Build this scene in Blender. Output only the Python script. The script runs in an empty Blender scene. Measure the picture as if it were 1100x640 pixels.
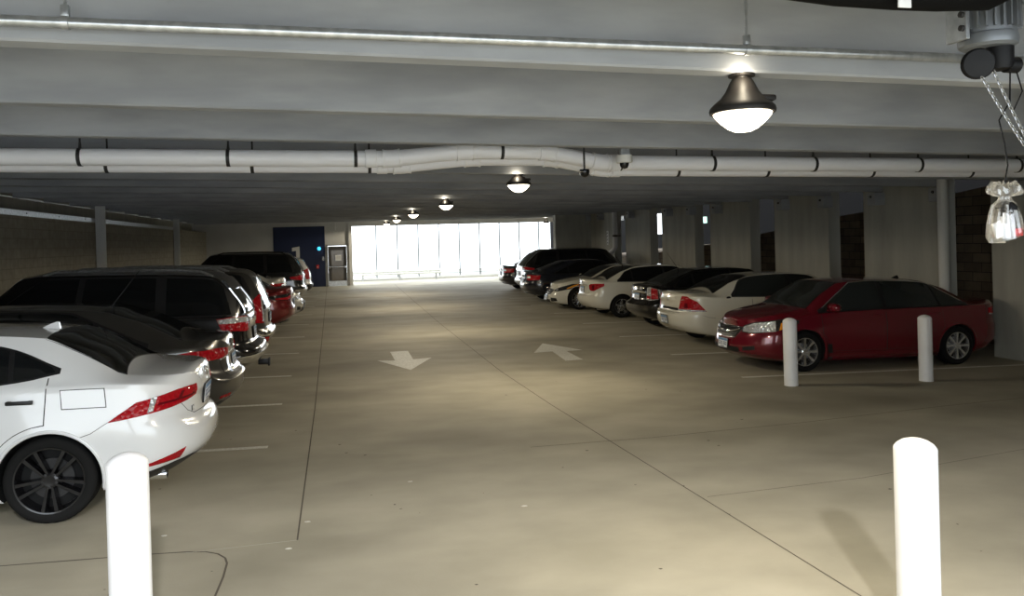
import bpy, bmesh, math, random
import numpy as np
from mathutils import Vector, Matrix
from mathutils.bvhtree import BVHTree

R = math.radians
PI = math.pi
sc = bpy.context.scene
col = sc.collection
rnd = random.Random(7)

# ------------------------------------------------------------------ materials
MATS = {}
def mat(name, color, rough=0.5, metal=0.0, coat=0.0, spec=0.5, emit=None, estr=0.0, alpha=1.0, trans=0.0, ior=1.45):
    if name in MATS: return MATS[name]
    m = bpy.data.materials.new(name); m.use_nodes = True
    b = m.node_tree.nodes['Principled BSDF']
    b.inputs['Base Color'].default_value = (*color, 1)
    b.inputs['Roughness'].default_value = rough
    b.inputs['Metallic'].default_value = metal
    b.inputs['Coat Weight'].default_value = coat
    b.inputs['Coat Roughness'].default_value = 0.04
    b.inputs['Specular IOR Level'].default_value = spec
    b.inputs['Transmission Weight'].default_value = trans
    b.inputs['IOR'].default_value = ior
    b.inputs['Alpha'].default_value = alpha
    if emit:
        b.inputs['Emission Color'].default_value = (*emit, 1)
        b.inputs['Emission Strength'].default_value = estr
    MATS[name] = m
    return m

def noisy(name, c1, c2, scale=3.0, rough=0.7, detail=8.0, bump=0.0, bscale=40.0, stretch=(1, 1, 1), c3=None, s3=0.35, f3=(0.55, 0.75), spec=0.4):
    """two colours mixed by noise, an optional third one in larger blotches"""
    if name in MATS: return MATS[name]
    m = bpy.data.materials.new(name); m.use_nodes = True
    nt = m.node_tree; N = nt.nodes; L = nt.links
    b = N['Principled BSDF']; b.inputs['Roughness'].default_value = rough
    b.inputs['Specular IOR Level'].default_value = spec
    tc = N.new('ShaderNodeTexCoord'); mp = N.new('ShaderNodeMapping')
    mp.inputs['Scale'].default_value = stretch
    L.new(tc.outputs['Object'], mp.inputs['Vector'])
    n = N.new('ShaderNodeTexNoise'); n.inputs['Scale'].default_value = scale; n.inputs['Detail'].default_value = detail
    L.new(mp.outputs[0], n.inputs['Vector'])
    r = N.new('ShaderNodeValToRGB'); r.color_ramp.elements[0].position = .33; r.color_ramp.elements[1].position = .68
    r.color_ramp.elements[0].color = (*c1, 1); r.color_ramp.elements[1].color = (*c2, 1)
    L.new(n.outputs['Fac'], r.inputs['Fac'])
    out = r.outputs['Color']
    if c3:
        n3 = N.new('ShaderNodeTexNoise'); n3.inputs['Scale'].default_value = s3; n3.inputs['Detail'].default_value = 4
        L.new(mp.outputs[0], n3.inputs['Vector'])
        mr = N.new('ShaderNodeMapRange'); mr.inputs['From Min'].default_value = f3[0]; mr.inputs['From Max'].default_value = f3[1]
        L.new(n3.outputs['Fac'], mr.inputs['Value'])
        mx = N.new('ShaderNodeMix'); mx.data_type = 'RGBA'
        L.new(mr.outputs[0], mx.inputs['Factor']); L.new(out, mx.inputs['A']); mx.inputs['B'].default_value = (*c3, 1)
        out = mx.outputs['Result']
    L.new(out, b.inputs['Base Color'])
    if bump:
        nb = N.new('ShaderNodeTexNoise'); nb.inputs['Scale'].default_value = bscale; nb.inputs['Detail'].default_value = 5
        L.new(tc.outputs['Object'], nb.inputs['Vector'])
        bp = N.new('ShaderNodeBump'); bp.inputs['Strength'].default_value = bump; bp.inputs['Distance'].default_value = .01
        L.new(nb.outputs['Fac'], bp.inputs['Height']); L.new(bp.outputs[0], b.inputs['Normal'])
    MATS[name] = m
    return m

def brick_mat(name, c1, c2, mortar, bw, bh, msize=.012, rough=.9, vertical_axis='xz'):
    m = bpy.data.materials.new(name); m.use_nodes = True
    nt = m.node_tree; N = nt.nodes; L = nt.links
    b = N['Principled BSDF']; b.inputs['Roughness'].default_value = rough
    tc = N.new('ShaderNodeTexCoord'); sp = N.new('ShaderNodeSeparateXYZ'); cb = N.new('ShaderNodeCombineXYZ')
    L.new(tc.outputs['Object'], sp.inputs[0])
    L.new(sp.outputs['Y' if vertical_axis == 'yz' else 'X'], cb.inputs['X']); L.new(sp.outputs['Z'], cb.inputs['Y'])
    br = N.new('ShaderNodeTexBrick')
    br.inputs['Color1'].default_value = (*c1, 1); br.inputs['Color2'].default_value = (*c2, 1); br.inputs['Mortar'].default_value = (*mortar, 1)
    br.inputs['Scale'].default_value = 1; br.inputs['Mortar Size'].default_value = msize
    br.inputs['Brick Width'].default_value = bw; br.inputs['Row Height'].default_value = bh
    L.new(cb.outputs[0], br.inputs['Vector'])
    n = N.new('ShaderNodeTexNoise'); n.inputs['Scale'].default_value = 6; n.inputs['Detail'].default_value = 8
    L.new(tc.outputs['Object'], n.inputs['Vector'])
    mr = N.new('ShaderNodeMapRange'); mr.inputs['To Min'].default_value = .65; mr.inputs['To Max'].default_value = 1.3
    L.new(n.outputs['Fac'], mr.inputs['Value'])
    mx = N.new('ShaderNodeMix'); mx.data_type = 'RGBA'; mx.blend_type = 'MULTIPLY'; mx.inputs['Factor'].default_value = 1
    L.new(br.outputs['Color'], mx.inputs['A']); L.new(mr.outputs[0], mx.inputs['B'])
    L.new(mx.outputs['Result'], b.inputs['Base Color'])
    bp = N.new('ShaderNodeBump'); bp.inputs['Strength'].default_value = .5; bp.inputs['Distance'].default_value = .01; bp.invert = True
    L.new(br.outputs['Fac'], bp.inputs['Height']); L.new(bp.outputs[0], b.inputs['Normal'])
    MATS[name] = m
    return m

def paint(name, color, rough=.25, metal=0.0, flake=False):
    return mat(name, color, rough=rough, metal=metal, coat=1.0)

# ------------------------------------------------------------------ mesh helpers
def link(o, parent=None):
    col.objects.link(o)
    if parent is not None: o.parent = parent
    return o

def mesh(name, verts, faces, m, parent=None, smooth=True, angle=40, fmat=None):
    me = bpy.data.meshes.new(name)
    me.from_pydata([tuple(v) for v in verts], [], faces)
    for mm in (m if isinstance(m, (list, tuple)) else [m]): me.materials.append(mm)
    if fmat is not None: me.polygons.foreach_set('material_index', fmat)
    me.validate(); me.update()
    if smooth:
        me.polygons.foreach_set('use_smooth', [True] * len(me.polygons))
        me.set_sharp_from_angle(angle=R(angle))
    return link(bpy.data.objects.new(name, me), parent)

def tag(o, label=None, cat=None, group=None, kind=None):
    if label: o['label'] = label
    if cat: o['category'] = cat
    if group: o['group'] = group
    if kind: o['kind'] = kind
    return o

def thing(name, loc, label, cat, group=None, rz=0.0, ry=0.0):
    o = bpy.data.objects.new(name, None); col.objects.link(o)
    o.empty_display_size = .1
    o.location = loc; o.rotation_euler = (0, ry, rz)
    return tag(o, label, cat, group)

class MB:
    """collects shapes for one mesh object"""
    def __init__(s): s.v = []; s.f = []; s.mi = []
    def add(s, v, f, mi=0):
        k = len(s.v); s.v += [tuple(p) for p in v]; s.f += [tuple(i + k for i in q) for q in f]; s.mi += [mi] * len(f)
        return s
    def box(s, c, d, rot=None, bev=0.0, mi=0):
        bm = bmesh.new(); bmesh.ops.create_cube(bm, size=1)
        for v in bm.verts: v.co = Vector((v.co.x * d[0], v.co.y * d[1], v.co.z * d[2]))
        if bev: bmesh.ops.bevel(bm, geom=list(bm.edges), offset=bev, segments=2, affect='EDGES', profile=.5)
        M = Matrix.Translation(c)
        if rot is not None: M = M @ (rot if isinstance(rot, Matrix) else Matrix.Rotation(rot[0], 4, rot[1]))
        bm.verts.index_update()
        s.add([M @ v.co for v in bm.verts], [[v.index for v in f.verts] for f in bm.faces], mi)
        bm.free(); return s
    def tube(s, pts, r, n=12, caps=True, mi=0, closed=False):
        pts = [Vector(p) for p in pts]; rings = []
        up = None
        for i, p in enumerate(pts):
            a = pts[i - 1] if (i > 0 or closed) else p
            b = pts[(i + 1) % len(pts)] if (i < len(pts) - 1 or closed) else p
            t = (b - a).normalized()
            if up is None:
                up = Vector((0, 0, 1)) if abs(t.z) < .9 else Vector((1, 0, 0))
            u = (up - t * up.dot(t)).normalized(); w = t.cross(u); up = u
            rr = r[i] if isinstance(r, (list, tuple)) else r
            rings.append([p + (u * math.cos(2 * PI * k / n) + w * math.sin(2 * PI * k / n)) * rr for k in range(n)])
        v = [p for ring in rings for p in ring]; f = []
        m = len(rings)
        for i in range(m if closed else m - 1):
            for k in range(n):
                a = i * n + k; b = i * n + (k + 1) % n; j = ((i + 1) % m) * n
                f.append((a, b, j + (k + 1) % n, j + k))
        if caps and not closed:
            f.append(tuple(reversed(range(n)))); f.append(tuple((m - 1) * n + k for k in range(n)))
        return s.add(v, f, mi)
    def lathe(s, prof, n=24, M=None, mi=0, close=False):
        """prof = (radius, z) pairs turned about z"""
        v = []; f = []
        for (r, z) in prof:
            for k in range(n):
                a = 2 * PI * k / n; v.append(Vector((max(r, 1e-4) * math.cos(a), max(r, 1e-4) * math.sin(a), z)))
        for i in range(len(prof) - 1):
            for k in range(n):
                f.append((i * n + k, i * n + (k + 1) % n, (i + 1) * n + (k + 1) % n, (i + 1) * n + k))
        if M is not None: v = [M @ p for p in v]
        return s.add(v, f, mi)
    def prism(s, poly, z0, z1, M=None, mi=0):
        n = len(poly)
        v = [Vector((x, y, z0)) for x, y in poly] + [Vector((x, y, z1)) for x, y in poly]
        if M is not None: v = [M @ p for p in v]
        f = [tuple(reversed(range(n))), tuple(range(n, 2 * n))] + [(i, (i + 1) % n, n + (i + 1) % n, n + i) for i in range(n)]
        return s.add(v, f, mi)
    def build(s, name, m, parent=None, smooth=True, angle=40):
        if not s.v: return None
        return mesh(name, s.v, s.f, m, parent, smooth, angle, s.mi if isinstance(m, (list, tuple)) else None)

def interp(x, pts):
    return float(np.interp(x, [p[0] for p in pts], [p[1] for p in pts]))

def pchip(pts):
    """smooth monotone interpolation through points"""
    xs = np.array([p[0] for p in pts], float); ys = np.array([p[1] for p in pts], float)
    h = np.diff(xs); d = np.diff(ys) / h; m = np.zeros(len(xs))
    for i in range(1, len(xs) - 1):
        if d[i - 1] * d[i] > 0:
            w1 = 2 * h[i] + h[i - 1]; w2 = h[i] + 2 * h[i - 1]
            m[i] = (w1 + w2) / (w1 / d[i - 1] + w2 / d[i])
    m[0], m[-1] = d[0], d[-1]
    def f(x):
        x = min(max(x, xs[0]), xs[-1]); i = min(max(int(np.searchsorted(xs, x)) - 1, 0), len(h) - 1)
        t = (x - xs[i]) / h[i]; t2 = t * t; t3 = t2 * t
        return float((2*t3-3*t2+1)*ys[i] + (t3-2*t2+t)*h[i]*m[i] + (-2*t3+3*t2)*ys[i+1] + (t3-t2)*h[i]*m[i+1])
    return f

# ------------------------------------------------------------------ the place: the floor and the tees fall to the right near the entrance
def grade(Y): return .02 * min(max((45 - Y) / 30, 0), 1)
def fz(X, Y): return -grade(Y) * X
_rise = [(0, 3.06), (4, 3.10), (11.3, 3.18), (18.4, 3.23), (25.5, 3.27), (32.6, 3.30), (42, 3.32)]
def soffit(X, Y): return interp(Y, _rise) - grade(Y) * X

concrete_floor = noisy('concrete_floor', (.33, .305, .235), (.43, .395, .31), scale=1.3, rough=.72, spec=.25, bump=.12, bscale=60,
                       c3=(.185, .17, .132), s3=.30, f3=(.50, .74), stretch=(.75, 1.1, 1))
concrete_tee = noisy('concrete_tee', (.29, .305, .33), (.39, .405, .43), scale=2.2, rough=.8, bump=.1, bscale=25, stretch=(.5, 1, 2.2), c3=(.25, .26, .28), s3=.9)
concrete_wall = noisy('concrete_wall', (.33, .325, .29), (.42, .415, .37), scale=1.2, rough=.85, bump=.1, bscale=20, stretch=(2.5, 2.5, .5))
left_block = brick_mat('left_block', (.30, .285, .235), (.335, .315, .26), (.25, .235, .195), .41, .205, .008, vertical_axis='yz')
retaining_block = brick_mat('retaining_block', (.15, .11, .075), (.24, .185, .125), (.05, .04, .03), .46, .2, .008, vertical_axis='yz')
back_concrete = noisy('back_concrete', (.62, .62, .61), (.72, .72, .71), scale=1.0, rough=.8)
white_paint = noisy('white_line_paint', (.60, .585, .52), (.80, .79, .73), scale=30, rough=.6, detail=6)
joint_dark = mat('joint_dark', (.10, .085, .065), .9)
galv = noisy('galvanised_steel', (.42, .44, .46), (.62, .64, .66), scale=18, rough=.32)
galv.node_tree.nodes['Principled BSDF'].inputs['Metallic'].default_value = .85
pvc = mat('white_pvc', (.88, .88, .91), .36)
pvc2 = mat('white_pvc_rim', (.88, .88, .9), .35)
black_metal = mat('black_metal', (.005, .005, .006), .5, spec=.25)
dark_iron = mat('dark_iron', (.035, .034, .034), .5, .4)
post_steel = mat('painted_post', (.80, .81, .80), .5)
bollard_white = noisy('bollard_white', (.74, .74, .75), (.80, .80, .81), scale=3, rough=.4)
navy = mat('navy_wall_paint', (.012, .022, .075), .55)
white_sign = mat('white_sign', (.8, .8, .8), .5)
chrome = mat('chrome', (.85, .86, .88), .12, 1.0)
silver_rim = mat('silver_rim', (.72, .73, .75), .25, .9)
black_rim = mat('black_rim', (.012, .012, .014), .22, .3, coat=.6)
rubber = mat('tyre_rubber', (.010, .010, .010), .85, spec=.2)
well_black = mat('wheel_well', (.006, .006, .006), .9)
car_glass = mat('car_glass', (.006, .007, .008), .06, spec=.7)
car_glass2 = mat('car_glass_clear', (.022, .026, .026), .05, spec=.8)
black_trim = mat('black_trim', (.010, .010, .011), .45)
red_lens = mat('red_lens', (.36, .004, .010), .16, spec=.35)
dark_red_lens = mat('dark_red_lens', (.12, .004, .008), .16, spec=.35)
clear_lens = mat('clear_lens', (.75, .76, .78), .10, .55, coat=1.0)
_nt = clear_lens.node_tree; _tc = _nt.nodes.new('ShaderNodeTexCoord'); _vo = _nt.nodes.new('ShaderNodeTexVoronoi'); _vo.inputs['Scale'].default_value = 28
_bp = _nt.nodes.new('ShaderNodeBump'); _bp.inputs['Strength'].default_value = 1.0; _bp.inputs['Distance'].default_value = .02
_nt.links.new(_tc.outputs['Object'], _vo.inputs['Vector']); _nt.links.new(_vo.outputs['Distance'], _bp.inputs['Height']); _nt.links.new(_bp.outputs[0], _nt.nodes['Principled BSDF'].inputs['Normal'])
_nt = red_lens.node_tree; _tc = _nt.nodes.new('ShaderNodeTexCoord'); _vo = _nt.nodes.new('ShaderNodeTexVoronoi'); _vo.inputs['Scale'].default_value = 22
_bp = _nt.nodes.new('ShaderNodeBump'); _bp.inputs['Strength'].default_value = .7; _bp.inputs['Distance'].default_value = .02
_nt.links.new(_tc.outputs['Object'], _vo.inputs['Vector']); _nt.links.new(_vo.outputs['Distance'], _bp.inputs['Height']); _nt.links.new(_bp.outputs[0], _nt.nodes['Principled BSDF'].inputs['Normal'])
amber_lens = mat('amber_lens', (.85, .32, .015), .15, coat=1.0)
lamp_dark = mat('lamp_dark', (.03, .03, .032), .1, .2, coat=1.0)
lamp_grey = mat('lamp_grey', (.22, .22, .23), .15, .6, coat=1.0)
seam = mat('panel_gap', (.012, .012, .012), .8)
plate_white = mat('plate_white', (.72, .75, .78), .4)
plate_blue = mat('plate_blue', (.12, .25, .45), .4)
plate_ink = mat('plate_ink', (.05, .08, .18), .5)
white_pearl = paint('white_pearl', (.80, .81, .83), .22)
cream_white = paint('cream_white', (.66, .635, .54), .25)
cream_white2 = paint('warm_white', (.68, .66, .57), .25)
gun_grey = paint('gun_grey', (.075, .072, .068), .28, .6)
car_black = paint('car_black', (.006, .006, .007), .2)
car_black2 = paint('car_black_soft', (.010, .011, .013), .22)
deep_red = paint('deep_red', (.155, .006, .016), .2, .25)
dark_red = paint('dark_red', (.16, .010, .012), .25, .2)
silver_paint = paint('silver_paint', (.66, .66, .62), .25, .3)
navy_black = paint('navy_black', (.012, .014, .022), .22)

# ------------------------------------------------------------------ cars
class Car:
    """A car whose body is one closed surface: rings in plan for the flanks, a height field for hood, roof and deck."""
    def __init__(s, name, loc, heading, label, cat, group, P):
        s.P = P
        X, Y = loc
        s.root = thing(name, (X, Y, fz(X, Y)), label, cat, group, rz=0 if heading > 0 else PI, ry=grade(Y) * (1 if heading > 0 else -1))
        s.xr, s.xf, s.W = P['xr'], P['xf'], P['W'] / 2
        s.T = pchip(P['T']); s.zs = pchip(P['zs']); s.ry = pchip(P['ry'])
        s.paint = P['paint']
        s.body()

    def ring(s):
        P = s.P; xr, xf, w = s.xr, s.xf, s.W
        n = P.get('n', 2.7); ar, af = P.get('ar', .55), P.get('af', .75)
        pts = []
        K = 16
        for k in range(K):                                   # tail arc, tip to flank
            th = PI / 2 * (k / K); e = 2 / n
            pts.append((xr + ar - ar * math.cos(th) ** e, w * math.sin(th) ** e))
        M = int((xf - af - xr - ar) / .07)
        for k in range(M + 1):
            pts.append((xr + ar + (xf - af - xr - ar) * k / M, w))
        for k in range(1, K + 1):
            th = PI / 2 * (k / K); e = 2 / n
            pts.append((xf - af + af * math.sin(th) ** e, w * max(math.cos(th), 0) ** e))
        out = []
        for i, (x, y) in enumerate(pts):
            taper = 1 - .05 * max(0, (x - .6) / (xf - .6)) ** 2 - .05 * max(0, (-x - .6) / (-xr - .6)) ** 2
            y = max(y * taper, .012)
            bl = sum(P.get('bulge', .018) * math.exp(-((x - a) / .42) ** 2) for a in P['axles'])
            out.append((x, y, bl))
        return out

    def body(s):
        P = s.P; P.setdefault('ef', .95)
        rings = s.ring()
        pf = P.get('pf', [(0, -.14), (.12, -.05), (.3, 0), (.6, 0), (.85, -.05), (1, -.12)])
        pr = P.get('pr', [(0, .16), (.12, .07), (.3, 0), (.55, 0), (.62, .03), (1, .06)])
        pw = P.get('pw', [(0, .90), (.06, .95), (.2, .985), (.5, 1.0), (.74, .995), (.8, .985), (1, .955)])
        Pf, Pr, Pw = pchip(pf), pchip(pr), pchip(pw)
        g0 = P['gc']
        gcf = pchip([(s.xr, g0 + P.get('gcr', .10)), (s.xr + .7, g0 + .03), (s.xr + 1.3, g0), (s.xf - 1.3, g0), (s.xf - .6, g0 + .0), (s.xf, g0 + P.get('gcf', .03))])
        T1 = list(np.linspace(0, 1, 19))
        ef = P.get('ef', .9)
        K1 = [0.03, .07, .2, .4, .6, .8, .93, 1.0]
        K2 = [.93, .8, .62, .42, .2, 0]
        cols = []
        for (x, y, bl) in rings:
            c = []
            zb, zt = gcf(x), s.zs(x)
            u = (x - s.xr) / (s.xf - s.xr)
            tip = min(1, y / (s.W * .6))
            for t in T1:
                xx = (s.xr + Pr(t)) + u * ((s.xf + Pf(t)) - (s.xr + Pr(t)))
                yy = y * Pw(t) + bl * tip * math.exp(-((t - .55) / .3) ** 2)
                c.append((xx, yy, zb + (zt - zb) * t))
            xt, yt = c[-1][0], c[-1][1]
            T = max(s.T(xt), zt + .004)
            cab = min(max((T - zt - .12) / .2, 0), 1)
            re = min(s.ry(xt), yt * .86)
            e = ef if cab else .8
            e = .72 + (ef - .72) * cab
            E = zt + (T - zt) * e
            ledge = .035 * min(1, yt / .5) * (.3 + .7 * cab)
            for k in K1:
                if k <= .07:
                    yy = yt - ledge * (k / .07); zz = zt + (E - zt) * (.10 * cab + .16 * (1 - cab)) * (k / .07) ** .7
                    za, ya = zz, yy
                else:
                    q = (k - .07) / .93
                    zz = za + (E - za) * (q ** (1 - .12 * (1 - cab)) if cab < 1 else q)
                    yy = ya + (re - ya) * (q + .22 * cab * q * (q - 1))
                c.append((xt, yy, zz))
            for k in K2:
                c.append((xt, re * k, E + (T - E) * (1 - k * k)))
            cols.append(c)
        n = len(cols); m = len(cols[0])
        V = []; F = []
        for c in cols: V += c                               # left half (+y)
        off = len(V); idx2 = {}
        for i, c in enumerate(cols):
            for j, p in enumerate(c):
                if j == m - 1: idx2[i, j] = i * m + j
                else:
                    idx2[i, j] = len(V); V.append((p[0], -p[1], p[2]))
        A = lambda i, j: i * m + j
        for i in range(n - 1):
            for j in range(m - 1):
                F.append((A(i, j), A(i, j + 1), A(i + 1, j + 1), A(i + 1, j)))
                F.append((idx2[i, j], idx2[i + 1, j], idx2[i + 1, j + 1], idx2[i, j + 1]))
            F.append((A(i, 0), A(i + 1, 0), idx2[i + 1, 0], idx2[i, 0]))
        for i, flip in ((0, 0), (n - 1, 1)):
            for j in range(m - 1):
                a, b, c_, d = A(i, j), idx2[i, j], idx2[i, j + 1], A(i, j + 1)
                f = [a, b, c_, d]
                f = [q for k, q in enumerate(f) if q not in f[:k]]
                F.append(tuple(f if not flip else reversed(f)))
        bm = bmesh.new()
        bv = [bm.verts.new(p) for p in V]
        for f in F:
            try: bm.faces.new([bv[k] for k in f])
            except ValueError: pass
        bmesh.ops.remove_doubles(bm, verts=bm.verts, dist=.0005)
        bmesh.ops.recalc_face_normals(bm, faces=bm.faces)
        s.bvh = BVHTree.FromBMesh(bm)                        # the uncut skin carries panes, lamps and panels
        me = bpy.data.meshes.new('body'); bm.to_mesh(me); bm.free()
        me.materials.append(s.paint); me.materials.append(well_black)
        ob = bpy.data.objects.new('body', me); col.objects.link(ob)
        mb = MB()
        for a in P['axles']:
            for sg in (1, -1):
                rr = P['r'] + P.get('gap', .055)
                M = Matrix.Translation((a, sg * (s.W - .33), P['r'] + .0)) @ Matrix.Rotation(-PI / 2 * sg, 4, 'X')
                mb.prism([(rr * math.cos(2*PI*k/48), rr * math.sin(2*PI*k/48)) for k in range(48)], 0, .6, M)
        cut = mb.build('cut', well_black, smooth=False)
        cut.data.materials.clear(); cut.data.materials.append(s.paint); cut.data.materials.append(well_black)
        cut.data.polygons.foreach_set('material_index', [1] * len(cut.data.polygons))
        md = ob.modifiers.new('b', 'BOOLEAN'); md.operation = 'DIFFERENCE'; md.object = cut; md.solver = 'EXACT'
        dg = bpy.context.evaluated_depsgraph_get()
        new = bpy.data.meshes.new_from_object(ob.evaluated_get(dg))
        ob.modifiers.clear(); ob.data = new
        bpy.data.objects.remove(cut)
        new.polygons.foreach_set('use_smooth', [True] * len(new.polygons))
        new.set_sharp_from_angle(angle=R(38))
        ob.parent = s.root
        s.bodyobj = ob
        mb = MB()                                            # wheel-arch lips
        for a in P['axles']:
            for sg in (1, -1):
                pts = []
                rr = P['r'] + P.get('gap', .055) + .004
                for k in range(25):
                    th = R(-14 + 208 * k / 24)
                    x, z = a + rr * math.cos(th), P['r'] + rr * math.sin(th)
                    if z < P['gc'] + .03: continue
                    h = s.hit('side', x, z, sg)
                    if h: pts.append(h[0] - Vector((0, sg * .006, 0)))
                if len(pts) > 3: MB().tube(pts, .016, 8).build('arch_lip', P.get('arch', s.paint), s.root)

    # --- projection of 2D layouts onto the skin
    def hit(s, mode, a, b, sg=1):
        if mode == 'side': o, d = Vector((a, sg * 3, b)), Vector((0, -sg, 0))
        elif mode == 'top': o, d = Vector((a, b, 4)), Vector((0, 0, -1))
        elif mode == 'rear': o, d = Vector((-5, a, b)), Vector((1, 0, 0))
        elif mode == 'front': o, d = Vector((5, a, b)), Vector((-1, 0, 0))
        elif mode in ('wrear', 'wfront'):
            k = -1 if mode == 'wrear' else 1
            x0 = s.xr + .95 if k < 0 else s.xf - .95
            d = Vector((-k * math.cos(a), -math.sin(a), 0)); o = Vector((x0, 0, b)) - d * 4
        p, nrm, i, dist = s.bvh.ray_cast(o, d)
        if p is None:
            p, nrm, i, dist = s.bvh.find_nearest(o + d * (3.2 if mode != 'top' else 3))
            if p is None: return None
        if nrm.dot(d) > 0: nrm = -nrm
        return p, nrm

    def ang(s, mode, pt):
        """('s', x, z) on the flank or ('e', y, z) on the end face -> (angle, z) for the wrap projections"""
        k, a, z = pt
        rear = mode == 'wrear'
        x0 = s.xr + .95 if rear else s.xf - .95
        if k == 's': return math.atan2(s.W * .97, (x0 - a) if rear else (a - x0)), z
        return math.atan2(a, .95 - .05), z

    def patch(s, name, m, mode, low, up, sg=1, nu=24, nv=8, off=.004, parent=None, depth=.012):
        """skin-hugging panel between two polylines"""
        if mode in ('wrear', 'wfront'):
            low = [s.ang(mode, p) for p in low]; up = [s.ang(mode, p) for p in up]
        def along(pl, t):
            q = [0]
            for a, b in zip(pl, pl[1:]): q.append(q[-1] + math.hypot(b[0] - a[0], b[1] - a[1]) + 1e-6)
            x = t * q[-1]
            return np.interp(x, q, [p[0] for p in pl]), np.interp(x, q, [p[1] for p in pl])
        ts = sorted(set([round(k / nu, 4) for k in range(nu + 1)]))
        V = []; grid = []
        for t in ts:
            (xa, za), (xb, zb) = along(low, t), along(up, t)
            row = []
            for k in range(nv + 1):
                f = k / nv; a, b = xa + (xb - xa) * f, za + (zb - za) * f
                if mode in ('wrear', 'wfront'): a *= sg
                if mode in ('top', 'rear', 'front') and sg < 0:
                    if mode == 'top': b = -b
                    else: a = -a
                h = s.hit(mode, a, b, sg)
                row.append(h)
            grid.append(row)
        F = []
        n, m_ = len(grid), nv + 1
        for row in grid:
            for (p, nr) in row: V.append(p + nr * off)
        for i in range(n - 1):
            for j in range(nv):
                F.append((i * m_ + j, (i + 1) * m_ + j, (i + 1) * m_ + j + 1, i * m_ + j + 1))
        per = [(i, 0) for i in range(n)] + [(n - 1, j) for j in range(1, m_)] + [(i, m_ - 1) for i in range(n - 2, -1, -1)] + [(0, j) for j in range(m_ - 2, 0, -1)]
        k0 = len(V)
        for (i, j) in per:
            p, nr = grid[i][j]; V.append(p + nr * (off - depth))
        L_ = len(per)
        for k in range(L_):
            a = per[k][0] * m_ + per[k][1]; b = per[(k + 1) % L_][0] * m_ + per[(k + 1) % L_][1]
            F.append((b, a, k0 + k, k0 + (k + 1) % L_))
        # face outwards
        va, vb, vc = V[F[len(F)//5][0]], V[F[len(F)//5][1]], V[F[len(F)//5][2]]
        me_c = [grid[n // 2][nv // 2]]
        i, j = n // 2 - 1, nv // 2
        q = [V[i * m_ + j], V[(i + 1) * m_ + j], V[(i + 1) * m_ + j + 1]]
        nn = (q[1] - q[0]).cross(q[2] - q[0])
        if nn.dot(grid[i][j][1]) < 0: F = [tuple(reversed(f)) for f in F]
        return mesh(name, V, F, m, parent or s.root, True, 50)

    def line(s, pts, mode, sg, r=.004, mb=None):
        out = []
        for a, b in zip(pts, pts[1:]):
            L_ = math.hypot(b[0] - a[0], b[1] - a[1]); n = max(2, int(L_ / .04))
            for k in range(n + 1):
                x, z = a[0] + (b[0] - a[0]) * k / n, a[1] + (b[1] - a[1]) * k / n
                if mode in ('rear', 'front') and sg < 0: x = -x
                if mode == 'top' and sg < 0: z = -z
                h = s.hit(mode, x, z, sg)
                if h and (not out or (h[0] - out[-1]).length > .004): out.append(h[0] + h[1] * (-.0015))
        if len(out) > 1: MB().tube(out, r, 6).build('panel_gap', seam, s.root)

    # --- standard fittings
    def wheels(s, style='multi', n=8, rim=silver_rim, frac=.72, w=.215, disc=None):
        P = s.P; r = P['r']
        def tyre(mb):
            mb.lathe([(r*frac, -w/2+.01), (r*.86, -w/2), (r*.94, -w/2+.008), (r*.985, -w/2+.03), (r, -w/2+.055), (r, w/2-.055), (r*.985, w/2-.03), (r*.94, w/2-.008), (r*.86, w/2), (r*frac, w/2-.01), (r*frac*.97, w/2-.04), (r*frac*.97, -w/2+.04), (r*frac, -w/2+.01)], 48)
            for k in range(4):
                z = -w/2 + .05 + k * (w - .1) / 3
                mb.lathe([(r*1.001, z-.012), (r*1.004, z), (r*1.001, z+.012)], 48)
        mt = MB(); tyre(mt)
        mr = MB(); R_ = r * frac
        mr.lathe([(R_*.99, w/2-.014), (R_*1.0, w/2-.004), (R_*.955, w/2-.006), (R_*.93, w/2-.03), (R_*.90, w/2-.1), (R_*.9, -w/2+.02)], 48)
        mr.lathe([(R_*.9, w/2-.115), (R_*.2, w/2-.10), (0, w/2-.10)], 32, mi=1)                 # dark drum and disc behind the spokes
        mr.lathe([(R_*.62, w/2-.095), (R_*.62, w/2-.085), (R_*.3, w/2-.085)], 32, mi=2)
        mr.lathe([(R_*.24, w/2-.08), (R_*.235, w/2-.018), (R_*.17, w/2-.010), (R_*.1, w/2-.012), (0, w/2-.012)], 24)
        for k in range(n):
            a0 = 2 * PI * k / n + PI / 2
            for da, wd in (((-.15, .038), (.15, .038)) if style == 'double' else ((0, .075 if n <= 7 else .06),)):
                a = a0 + da
                r1, r2 = R_ * .18, R_ * .96
                pts = []
                a2 = a0 + da * 1.35
                c1 = Vector((math.cos(a), math.sin(a), 0)) * r1 if style != 'double' else Vector((math.cos(a0 + da*2.2), math.sin(a0 + da*2.2), 0)) * r1
                c2 = Vector((math.cos(a2), math.sin(a2), 0)) * r2
                d = (c2 - c1).normalized(); q = Vector((-d.y, d.x, 0))
                h1, h2 = wd * .42, wd * .58
                zf1, zf2, zb = w/2-.016, w/2-.010, w/2-.075
                v = [c1-q*h1*.5+Vector((0,0,zf1)), c1+q*h1*.5+Vector((0,0,zf1)), c2+q*h2*.62+Vector((0,0,zf2)), c2-q*h2*.62+Vector((0,0,zf2)),
                     c1-q*h1+Vector((0,0,zb)), c1+q*h1+Vector((0,0,zb)), c2+q*h2+Vector((0,0,zb)), c2-q*h2+Vector((0,0,zb))]
                mr.add(v, [(0,1,2,3), (4,7,6,5), (0,4,5,1), (1,5,6,2), (2,6,7,3), (3,7,4,0)])
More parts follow.
